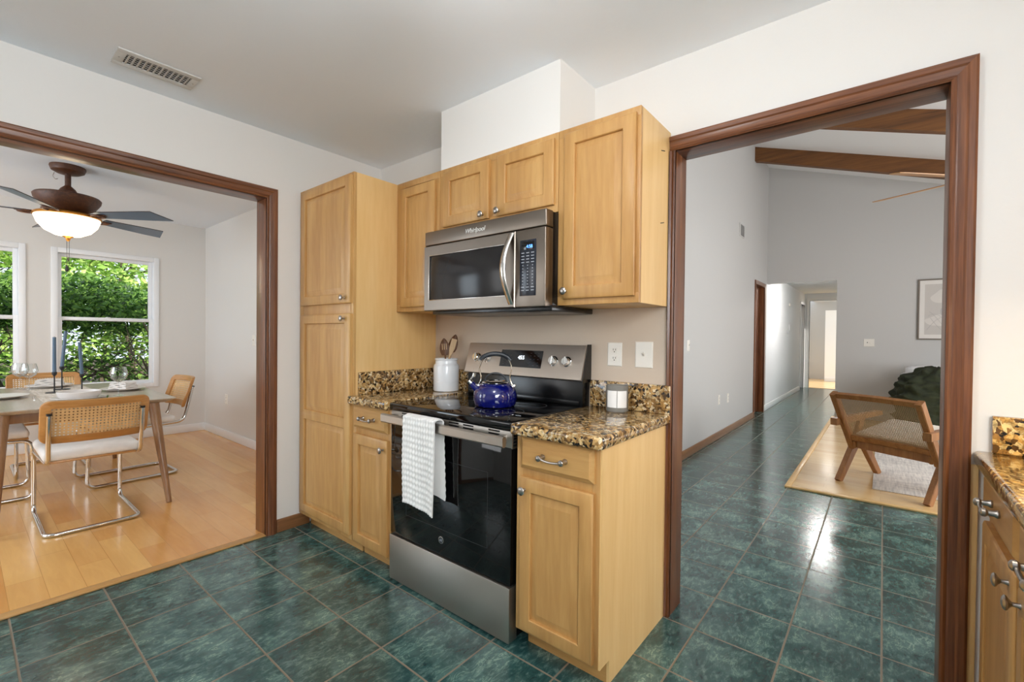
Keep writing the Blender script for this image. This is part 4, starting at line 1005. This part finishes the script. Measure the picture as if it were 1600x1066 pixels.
PL = {'near': (-4.50, .565, TT+.004), 'right': (-5.00, .90, TT), 'far': (-5.66, .52, TT+.004), 'left': (-4.98, .20, TT)}
pl0 = dish(PL['near'], 'stoneware plate at the near end of the table, behind the front chair back')
for k, lb in (('right', 'stoneware plate by the chair next to the outlet wall, napkin on it'), ('far', 'stoneware plate at the window end of the dining table'), ('left', 'stoneware plate at the left edge of the photo')):
    q = pl0.copy(); COL.objects.link(q); q.location = PL[k]; tag(q, lb)
def bowl(loc, label):
    m = MB().lathe([(0, 0), (.085, 0), (.095, .003), (.114, .020), (.122, .052), (.120, .055), (.115, .052), (.107, .022), (.09, .009), (0, .008)], n=44)
    o = m.build('bowl', M['plate']); o.location = loc; return tag(o, label, 'bowl')
bowl((PL['near'][0], PL['near'][1], PL['near'][2]+.0074), 'low stoneware bowl on the near plate, just above the front chair back')
def napkin(loc, rz, label):
    m = MB()
    for k, (w, d) in enumerate(((.180, .105), (.175, .1), (.168, .095), (.16, .09))):
        rows = []
        for i in range(15):
            u = -1+i/7; rows.append([(w/2*u, d/2*v, .0145*(k+1)+.006*(1-u*u)+.0022*math.sin(u*6+v*3+k*2)) for v in (-1, -.5, 0, .5, 1)])
        m.grid([row+[(p[0], p[1], p[2]-.0125) for p in row][::-1] for row in rows], close_v=True, cap0=True, cap1=True)
    o = m.build('napkin', M['napkin']); o.location = loc; o.rotation_euler = (0, 0, rz); return tag(o, label, 'napkin', 'folded napkins on the plates')
napkin((PL['right'][0], PL['right'][1], PL['right'][2]+.0092), .5, 'folded pale napkin on the plate nearest the outlet wall')
napkin((PL['far'][0], PL['far'][1], PL['far'][2]+.0092), 1.3, 'folded pale napkin on the plate at the window end')
def wineglass(loc, label):
    r = thing('wine_glass', loc, label, 'glass', 'wine glasses on the dining table')
    MB().lathe([(0, 0), (.034, 0), (.034, .0015), (.008, .006), (.0038, .012), (.0035, .095), (.006, .104)], n=28).build('stem', M['wine_glass'], r)
    MB().lathe([(.0, .102), (.016, .106), (.044, .128), (.055, .160), (.052, .190), (.043, .222), (.0422, .2222), (.0510, .190), (.0538, .160), (.043, .130), (.016, .109), (0, .106)], n=40).build('bowl', M['wine_glass'], r)
    return r
g0 = wineglass((-5.52, .385, TT), 'clear wine glass in front of the window post, nearer of the two')
dup(g0, (-5.70, .345, TT), 0, 'clear wine glass in front of the window post, farther of the two')
dup(g0, (-4.62, .805, TT), 0, 'clear wine glass just behind the right end of the front chair back')
def candlestick(loc, hh, ch, l1, l2, lean):
    x, y, z = loc; r = thing('candlestick', loc, l1, 'candle holder', 'black iron candlesticks on the runner')
    MB().lathe([(0, 0), (.052, 0), (.053, .003), (.05, .0055), (.006, .007), (0, .007)], n=36).build('base', M['iron'], r)
    MB().cyl((0, 0, .006), (0, 0, hh-.012), .0045, n=14).build('stem', M['iron'], r)
    MB().lathe([(.005, hh-.018), (.014, hh-.004), (.0155, hh), (.0155, hh+.016), (.0128, hh+.016), (.0128, hh+.001), (0, hh+.001)], n=24).build('cup', M['iron'], r)
    b = Vector((x, y, z+hh+.0016)); top = Vector((x+lean[0], y+lean[1], z+hh+ch))
    c = thing('taper_candle', b, l2, 'candle', 'blue taper candles')
    MB().tube([b, b*.5+top*.5, top], .0122, 18, r1=.0108).build('wax', M['candle_blue'], c, b)
    MB().cyl(top, top+Vector((0, 0, .008)), .001, n=6).build('wick', M['iron'], c, b)
RT = TT+.0036
candlestick((-5.13, .498, RT), .150, .295, 'black iron candlestick nearest the left, its foot in full view', 'straight blue taper candle, leftmost of the three', (0, 0))
candlestick((-5.37, .566, RT), .180, .315, 'tallest black iron candlestick, standing behind the other two', 'blue taper candle in the middle, the tallest of the three', (.012, .022))
candlestick((-5.15, .662, RT), .125, .278, 'black iron candlestick on the right, foot hidden by the bowl', 'leaning blue taper candle, rightmost of the three', (-.01, -.014))
def cutlery(name, loc, rz, label):
    r = thing(name, loc, label, 'cutlery', 'cutlery beside the plates', rz)
    MB().bar((0, -.10, .002), (0, .03, .003), .011, .0025, X, .0008, .006).build('handle', M['chrome'], r)
    if name == 'fork':
        m = MB(); m.bar((0, .03, .003), (0, .06, .004), .006, .002, X, .0006, .02)
        for k in range(4): m.bar((-.008+.0053*k, .06, .004), (-.008+.0053*k, .10, .005), .0026, .0016, X, .0004)
        m.build('tines', M['chrome'], r)
    else: MB().bar((0, .03, .003), (0, .12, .003), .016, .0014, X, .0004, .006).build('blade', M['chrome'], r)
cutlery('knife', (-4.98, 1.045-.02, TT), 1.2, 'steel knife right of the plate by the outlet wall')
cutlery('fork', (-4.80, .36, TT), 1.5, 'steel fork on the bare table top near the left plate')
cutlery('knife', (-4.48, .715, TT+.006), 1.4, 'steel knife beside the near bowl')

def dining_fan():
    c = (-5.11, .575, ZD); r = thing('ceiling_fan', c, 'bronze ceiling fan with lit glass bowl over the dining table', 'fan')
    MB().lathe([(0, 0), (.108, 0), (.110, .012), (.10, .04), (.072, .056), (.02, .06), (0, .06)], c, (0, 0, -1), 40).build('canopy', M['bronze'], r, c)
    MB().cyl((c[0], c[1], ZD-.05), (c[0], c[1], ZD-.20), .019, n=20).build('downrod', M['bronze'], r, c)
    MB().lathe([(.02, .155), (.045, .18), (.058, .205), (.11, .222), (.195, .238), (.205, .25), (.2, .275), (.165, .33), (.13, .352), (.12, .365), (0, .366)], c, (0, 0, -1), 48).build('motor', M['bronze'], r, c)
    MB().lathe([(.10, .366), (.14, .372), (.19, .385), (.205, .395), (.207, .408), (.198, .412), (0, .41)], c, (0, 0, -1), 48).build('light_rim', M['gold'], r, c)
    MB().lathe([(.196, .410), (.198, .416), (.18, .470), (.14, .52), (.08, .553), (.02, .563), (0, .563)], c, (0, 0, -1), 48).build('lamp_shade', M['lamp_glass'], r, c)
    MB().lathe([(.034, .553), (.036, .562), (.016, .575), (.012, .592), (.006, .6), (0, .601)], c, (0, 0, -1), 24).build('finial', M['gold'], r, c)
    zb = ZD-.385
    for k in range(5):
        a = math.radians(41+72*k); u = Vector((math.cos(a), math.sin(a), 0)); v = Vector((-math.sin(a), math.cos(a), 0)); pit = math.radians(13)
        w = v*math.cos(pit)+Z*math.sin(pit)*-1; p0 = Vector((c[0], c[1], zb)); nn = u.cross(w)
        out = [(.24, -.052), (.24, .052), (.72, .078), (.80, .02), (.72, -.078)]
        out = [(.24, -.050), (.24, .050), (.62, .075), (.78, .078), (.70, -.078), (.60, -.074)]
        m = MB(); m.grid([[p0+u*x+w*y+nn*d for x, y in out] for d in (-.003, .003)], close_v=True, cap0=True, cap1=True)
        b = m.build('blade', [M['blade'], M['blade_edge']], r, c, ang=20)
        for f in b.data.polygons:
            if len(f.vertices) == 4: f.material_index = 1
        m = MB(); m.bar(p0+u*.12, p0+u*.30-Z*.004, .03, .008, v, .003, .05, .006)
        m.tube([p0+u*(.235+.045*math.cos(t*2*PI/20))+v*.045*math.sin(t*2*PI/20)-Z*.012 for t in range(20)], .008, 8, closed=True)
        m.build('blade_bracket', M['bronze'], r, c)
    m = MB()
    for s, L in ((-.006, .84), (.006, .80)): m.tube([(c[0]+s, c[1]+s, ZD-.595), (c[0]+s*1.2, c[1]+s, ZD-L)], .0016, 6)
    m.build('pull_chain', M['iron'], r, c)
    MB().lathe([(0, 0), (.006, .004), (.013, .035), (.010, .045), (.004, .05), (0, .05)], (c[0]-.0065, c[1]-.006, ZD-.795), (0, 0, -1), 14).build('pull_fob', M['iron'], r, c)
    p = Vector((c[0]+.0-.03, c[1]-.075, ZD-.058)); m = MB(); m.tube(fillet([p, p+Vector((.0, -.01, -.03)), p+Vector((0, .005, -.055)), p+Vector((0, .02, -.045))], .01, 4), .0025, 6); m.build('hook', M['nickel'], r, c)
    point('dining_fan_light', (c[0], c[1], ZD-.70), 2.5, (1, .82, .58), .10)
dining_fan()

# ------------------------------------------------------------------ living room
def easy_chair():
    Fv = Vector((.47, .88, 0)).normalized(); Rv = Vector((Fv.y, -Fv.x, 0))
    o = Vector((-.006, 4.74, .010)); hw = .318
    r = thing('easy_chair', o, 'teak easy chair with cane back and cream cushion on the pale wood floor', 'armchair', rz=math.atan2(Rv.y, Rv.x))
    G = lambda x, y, z: Vector((x, y, z))          # local: x right, y forward
    for s in (-1, 1):
        x = s*hw
        MB().bar(G(x, 0, 0), G(x, .235, .335), .044, .054, X, .005, .046, .078).build('leg', M['teak'], r)
        MB().bar(G(x, .56, .0078), G(x, .32, .335), .044, .054, X, .005, .046, .078).build('leg', M['teak'], r)
        MB().bar(G(s*(hw-.045), .13, .315), G(s*(hw-.045), .62, .40), .026, .06, X, .004).build('seat_rail', M['teak'], r)
        MB().bar(G(s*(hw+.014), -.055, .52), G(s*(hw+.014), .60, .565), .055, .062, X, .004, .055, .04).build('armrest', M['teak'], r)
        MB().bar(G(s*(hw+.012), .235, .33), G(s*(hw+.012), .33, .54), .036, .06, X, .004).build('arm_post', M['teak'], r)
    # back: frame leaning towards the camera
    b0, b1 = Vector((0, .175, .285)), Vector((0, -.105, .775)); up = (b1-b0).normalized(); nb = X.cross(up)
    P = lambda x, t, d=0: G(x, 0, 0)+b0+(b1-b0)*t+nb*d
    W = hw-.012
    m = MB()
    for s in (-1, 1): m.bar(P(s*W, 0), P(s*W, 1.0), .046, .062, X, .006)
    def rail(t, w):
        K = 8; rows = []
        for i in range(K+1):
            u = -1+2*i/K; d = .010*(1-u*u)*-1; c = P(W*u, t, d)
            rows.append([c+up*a*w/2+nb*b*.015 for a, b in ((1, 1), (-1, 1), (-1, -1), (1, -1))])
        m.grid(rows, close_v=True, cap0=True, cap1=True)
    rail(.965, .044); rail(.195, .046)
    bk = m.build('back_frame', M['teak'], r)
    me = MB(); K = 10
    rows = [[(W*.94*(-1+2*i/K), 0, z) for i in range(K+1)] for z in (.23*.564, .93*.564)]
    # cane sheet in its own frame so that its holes follow the tilt
    for row in rows:
        for i, p in enumerate(row): u = p[0]/(W*.94); row[i] = (p[0], .010*(1-u*u), p[2])
    me.grid(rows); cn = me.build('cane', M['cane_pale'], bk)
    ang = math.atan2(b1.y-b0.y, b1.z-b0.z); cn.location = b0; cn.rotation_euler = (-ang, 0, 0)
    MB().bar(G(-W+.05, .155, .322), G(W+.0, .155, .322), .066, .024, Z, .004).build('rear_rail', M['teak'], r)
    m = MB()
    for x in (-.24, 0, .24): m.lathe([(0, 0), (.007, 0), (.006, .002), (0, .003)], G(x, .148, .318), (0, -1, 0), 12)
    m.build('bolt', M['nickel'], r)
    m = MB(); m.box(-.29, .29, -.27, .27, -.04, .04, .03, 4)
    c = m.build('seat_cushion', M['cushion'], r); c.location = (0, .43, .43); c.rotation_euler = (.17, 0, 0)
    MB().bar(G(-hw+.05, .60, .385), G(hw-.05, .60, .385), .05, .024, Z, .004).build('front_rail', M['teak'], r)
    return r
easy_chair()
tag(MB().box(-.052, 2.3, 4.80, 6.95, .0102, .0175, .003).build('area_rug', M['rug']), 'pale grey woven rug on the living room wood floor', 'rug')
def fold_lump():
    from mathutils import noise as NZ
    # couch, almost wholly hidden by the throw and the casing
    o = (1.05, 8.35, .010); r = thing('sofa', o, 'pale sofa under the olive throw against the grey wall', 'sofa')
    MB().box(.20, 1.95, 7.95, 8.75, .09, .43, .04, 4).build('base', M['sofa'], r, o)
    MB().box(.36, 1.79, 7.93, 8.5, .43, .54, .045, 4).build('seat_cushion', M['sofa'], r, o)
    MB().box(.20, 1.95, 8.52, 8.80, .40, .78, .06, 4).build('backrest', M['sofa'], r, o)
    for x in (.18, 1.77): MB().box(x, x+.20, 7.95, 8.78, .30, .62, .05, 4).build('armrest', M['sofa'], r, o)
    for x in (.26, 1.88):
        for y in (8.02, 8.70): MB().cyl((x, y, .011), (x, y, .10), .016, .022, 14).build('leg', M['teak'], r, o)
    # throw: a crumpled heap hanging over the arm and front
    m = MB(); nu, nv = 90, 60; rows = []
    for i in range(nv+1):
        v = i/nv; row = []
        for j in range(nu):
            a = 2*PI*j/nu
            z = .10+.79*v
            e = (1-max(0, (v-.38)/.62)**2.3)**.5 if v > .38 else 1
            wx, wy = .43*e+.012, .38*e+.012
            if v < .6: wx *= .86+.14*v/.6; 
            ca, sa = math.cos(a), math.sin(a); k = (abs(ca)**2.2+abs(sa)**2.2)**(-1/2.2)
            p = Vector((.55+wx*k*ca, 8.12+wy*k*sa, z))
            q = Vector((p.x*3.2, p.y*3.2, p.z*7.5)); f = NZ.noise(q)*.05+NZ.noise(q*2.3+Vector((3, 1, 7)))*.028
            g = abs(NZ.noise(Vector((ca*2.2+p.x*2, v*9, sa*2.2))))*.11-.02+.02*math.sin(a*9+v*3)*(v < .5)
            p += Vector((ca, sa, .4))*(f+g)
            row.append(p)
        rows.append(row)
    m.grid(rows, close_v=True, cap0=True, cap1=True)
    t = m.build('throw_blanket', M['throw'], None, (.55, 8.12, .10), ang=180); t.location = (.55, 8.12, .10)
    tag(t, 'crumpled dark olive throw heaped over the sofa behind the easy chair', 'blanket')
    m = MB(); rows = []
    for i in range(13):
        u = -1+i/6; rows.append([Vector((.52+.27*u, 8.60+.0*w+.07*s*(1-abs(u)**2.5)**.5*(1-abs(w)**2.5)**.5, .70+.20*w-.03*abs(u)*w)) for s, w in [(1, -1+k/6) for k in range(13)]+[(-1, 1-k/6) for k in range(1, 12)]])
    m.grid(rows, close_v=True); t = m.build('throw_pillow', M['pillow'], None, (.52, 8.6, .5), ang=180); t.location = (.52, 8.6, .5)
    tag(t, 'white pillow peeking out above the olive throw', 'pillow')
fold_lump()
def picture():
    x0, x1, z0, z1, y = .383, 1.06, 1.255, 2.13, YF; o = ((x0+x1)/2, y, z0)
    r = thing('framed_picture', o, 'framed pale abstract print on the grey living room wall', 'picture')
    f = MB(); t = .018
    for a, b, c, d in ((x0, x0+t, z0, z1), (x1-t, x1, z0, z1), (x0+t, x1-t, z0, z0+t), (x0+t, x1-t, z1-t, z1)): f.box(a, b, y-.028, y-.001, c, d, .002)
    f.build('frame', M['grey_frame'], r, o)
    MB().box(x0+t, x1-t, y-.012, y-.002, z0+t, z1-t).build('mat', M['mat_board'], r, o)
    p = MB().box(x0+.075, x1-.075, y-.0135, y-.012, z0+.075, z1-.075).build('print', M['art_print'], r, o)
    def blob(cx, cz, rx, rz_, mat, nm, ph, q):
        m = MB(); m.grid([[(cx+rx*math.cos(a)*(1+.22*math.sin(2*a+ph)), y-.0135-q-d, cz+rz_*math.sin(a)*(1+.18*math.cos(3*a+ph))) for a in [2*PI*i/48 for i in range(48)]] for d in (0, .0006)], close_v=True, cap0=True, cap1=True); m.build(nm, mat, p, o)
    blob(x0+.28, z0+.62, .13, .09, M['art_shape'], 'shape', .4, 0); blob(x0+.22, z0+.27, .12, .08, M['art_shape'], 'shape', 2.0, .0003); blob(x0+.36, z0+.42, .10, .13, M['art_shade'], 'shape', 1.2, .0008)
    m = MB()
    for k in range(4): m.tube([(x0+.10+.012*k+.26*t, y-.0155, z0+.14+.05*k+.30*math.sin(t*2.4+k)*.6) for t in [i/20 for i in range(21)]], .002, 6)
    m.build('line', M['art_shade'], p, o)
picture()
# a framed picture seen edge-on on the right wall of the hallway
o = (HX1, 9.9, 1.5); r = thing('framed_picture', o, 'brown picture frame seen edge-on in the far hallway', 'picture')
MB().box(HX1-.034, HX1-.001, 9.60, 10.15, 1.42, 2.04, .004).build('frame', M['grey_frame'], r, o)
MB().box(HX1-.036, HX1-.034, 9.65, 10.10, 1.47, 1.99).build('print', M['art_print'], r, o)
def living_fan():
    c = Vector((.545, 4.957, 2.5)); zt = cz(c.x); o = (c.x, c.y, zt)
    r = thing('ceiling_fan', o, 'living room ceiling fan, two slim blades showing past the right casing', 'fan')
    MB().lathe([(0, -.03), (.08, -.03), (.08, .03), (.04, .07), (0, .07)], o, (0, 0, -1), 28).build('canopy', M['bronze'], r, o)
    MB().cyl((c.x, c.y, zt), (c.x, c.y, 2.62), .014, n=14).build('downrod', M['bronze'], r, o)
    MB().lathe([(.02, .14), (.09, .11), (.11, .05), (.10, -.01), (.06, -.05), (0, -.06)], c, (0, 0, 1), 32).build('motor', M['bronze'], r, o)
    for k in range(5):
        a = math.radians(152.5+72*k); u = Vector((math.cos(a), math.sin(a), 0)); v = Vector((-math.sin(a), math.cos(a), 0)); w = v*math.cos(.2)-Z*math.sin(.2)
        m = MB(); q = c+Z*.0; nn = u.cross(w)
        m.grid([[q+u*x+w*y+nn*d for x, y in ((.14, -.04), (.14, .04), (.64, .055), (.70, .045), (.714, 0), (.70, -.045), (.64, -.055))] for d in (-.003, .003)], close_v=True, cap0=True, cap1=True)
        m.build('blade', M['honey'], r, o, ang=20)
living_fan()

# ------------------------------------------------------------------ garden seen through the dining windows
S('ground', MB().box(-30, XWIN-.2, -16, 16, -.3, -.15), M['soil'])
def leaves(m, cen, rad, n, size, rnd, flat=1.0):
    for _ in range(n):
        while True:
            p = Vector((rnd.uniform(-1, 1), rnd.uniform(-1, 1), rnd.uniform(-1, 1)))
            if p.length < 1: break
        p = p*(.72+.28*rnd.random())/max(p.length, .55) if rnd.random() < .6 else p
        c = Vector(cen)+Vector((p.x*rad[0], p.y*rad[1], p.z*rad[2]))
        d = Vector((rnd.gauss(0, 1), rnd.gauss(0, 1), rnd.gauss(0, .6))).normalized(); nrm = Vector((rnd.gauss(.4, .8), rnd.gauss(0, .8), rnd.gauss(.8, .6))); s = d.cross(nrm)
        if s.length < .05: continue
        s.normalize(); L = size*rnd.uniform(.6, 1.3); w = L*.24
        nv = d.cross(s)
        q = [c-d*L*.5, c+s*w+nv*w*.3, c+d*L*.5, c-s*w+nv*w*.3]
        vs = [m.bm.verts.new(v) for v in q]; m.bm.faces.new(vs)
def twig(m, p, d, L, r, rnd, depth):
    pts = [p]; q = Vector(p); dd = Vector(d)
    for i in range(5):
        dd = (dd+Vector((rnd.gauss(0, .22), rnd.gauss(0, .22), rnd.gauss(0, .12)))).normalized(); q = q+dd*L/5; pts.append(q.copy())
    m.tube(pts, r, 6, r1=r*.5)
    if depth:
        for k in (2, 3, 4): 
            for _ in range(1 if depth > 1 else 2): twig(m, pts[k], (dd+Vector((rnd.gauss(0, .7), rnd.gauss(0, .7), rnd.gauss(.1, .4)))).normalized(), L*.6, r*.5, rnd, depth-1)
rnd = random.Random(3)
for k, (y, lb) in enumerate(((-1.5, 'dense green shrub behind the left dining window'), (.55, 'dense green shrub behind the post between the dining windows'), (2.6, 'dense green shrub behind the right part of the right dining window'))):
    o = (-8.75, y, -.15); r = thing('shrub', o, lb, 'shrub', 'shrubs of the clipped hedge')
    m = MB()
    for i in range(9): leaves(m, (-8.75+rnd.uniform(-.3, .3), y+rnd.uniform(-.95, .95), 1.60+rnd.uniform(-.10, .12)), (.55, .62, .36), 900, .085, rnd)
    for i in range(6): leaves(m, (-8.75+rnd.uniform(-.4, .3), y+rnd.uniform(-.95, .95), rnd.uniform(.35, 1.15)), (.45, .5, .4), 230, .075, rnd)
    m.build('foliage', M['leaf'], r, o, smooth=False)
    m = MB()
    for i in range(6): twig(m, (-8.75+rnd.uniform(-.2, .2), y+rnd.uniform(-.6, .6), -.16), (rnd.gauss(0, .25), rnd.gauss(0, .5), 1), 1.5, .026, rnd, 2)
    m.build('branch', M['bark'], r, o)
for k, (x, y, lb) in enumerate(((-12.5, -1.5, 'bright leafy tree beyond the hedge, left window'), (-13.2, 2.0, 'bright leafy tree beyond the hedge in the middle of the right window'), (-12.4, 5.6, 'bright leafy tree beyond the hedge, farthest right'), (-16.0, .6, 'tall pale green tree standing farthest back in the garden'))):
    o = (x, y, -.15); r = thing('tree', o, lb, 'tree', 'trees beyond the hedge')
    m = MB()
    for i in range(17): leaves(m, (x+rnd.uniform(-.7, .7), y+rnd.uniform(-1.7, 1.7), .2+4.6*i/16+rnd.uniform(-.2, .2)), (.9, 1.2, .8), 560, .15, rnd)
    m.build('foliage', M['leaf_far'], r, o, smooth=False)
    m = MB()
    for i in range(3): twig(m, (x+.3*i-.3, y+.4*i-.4, -.16), (rnd.gauss(0, .12), rnd.gauss(0, .2), 1), 3.6, .04, rnd, 2)
    m.build('trunk', M['bark'], r, o)
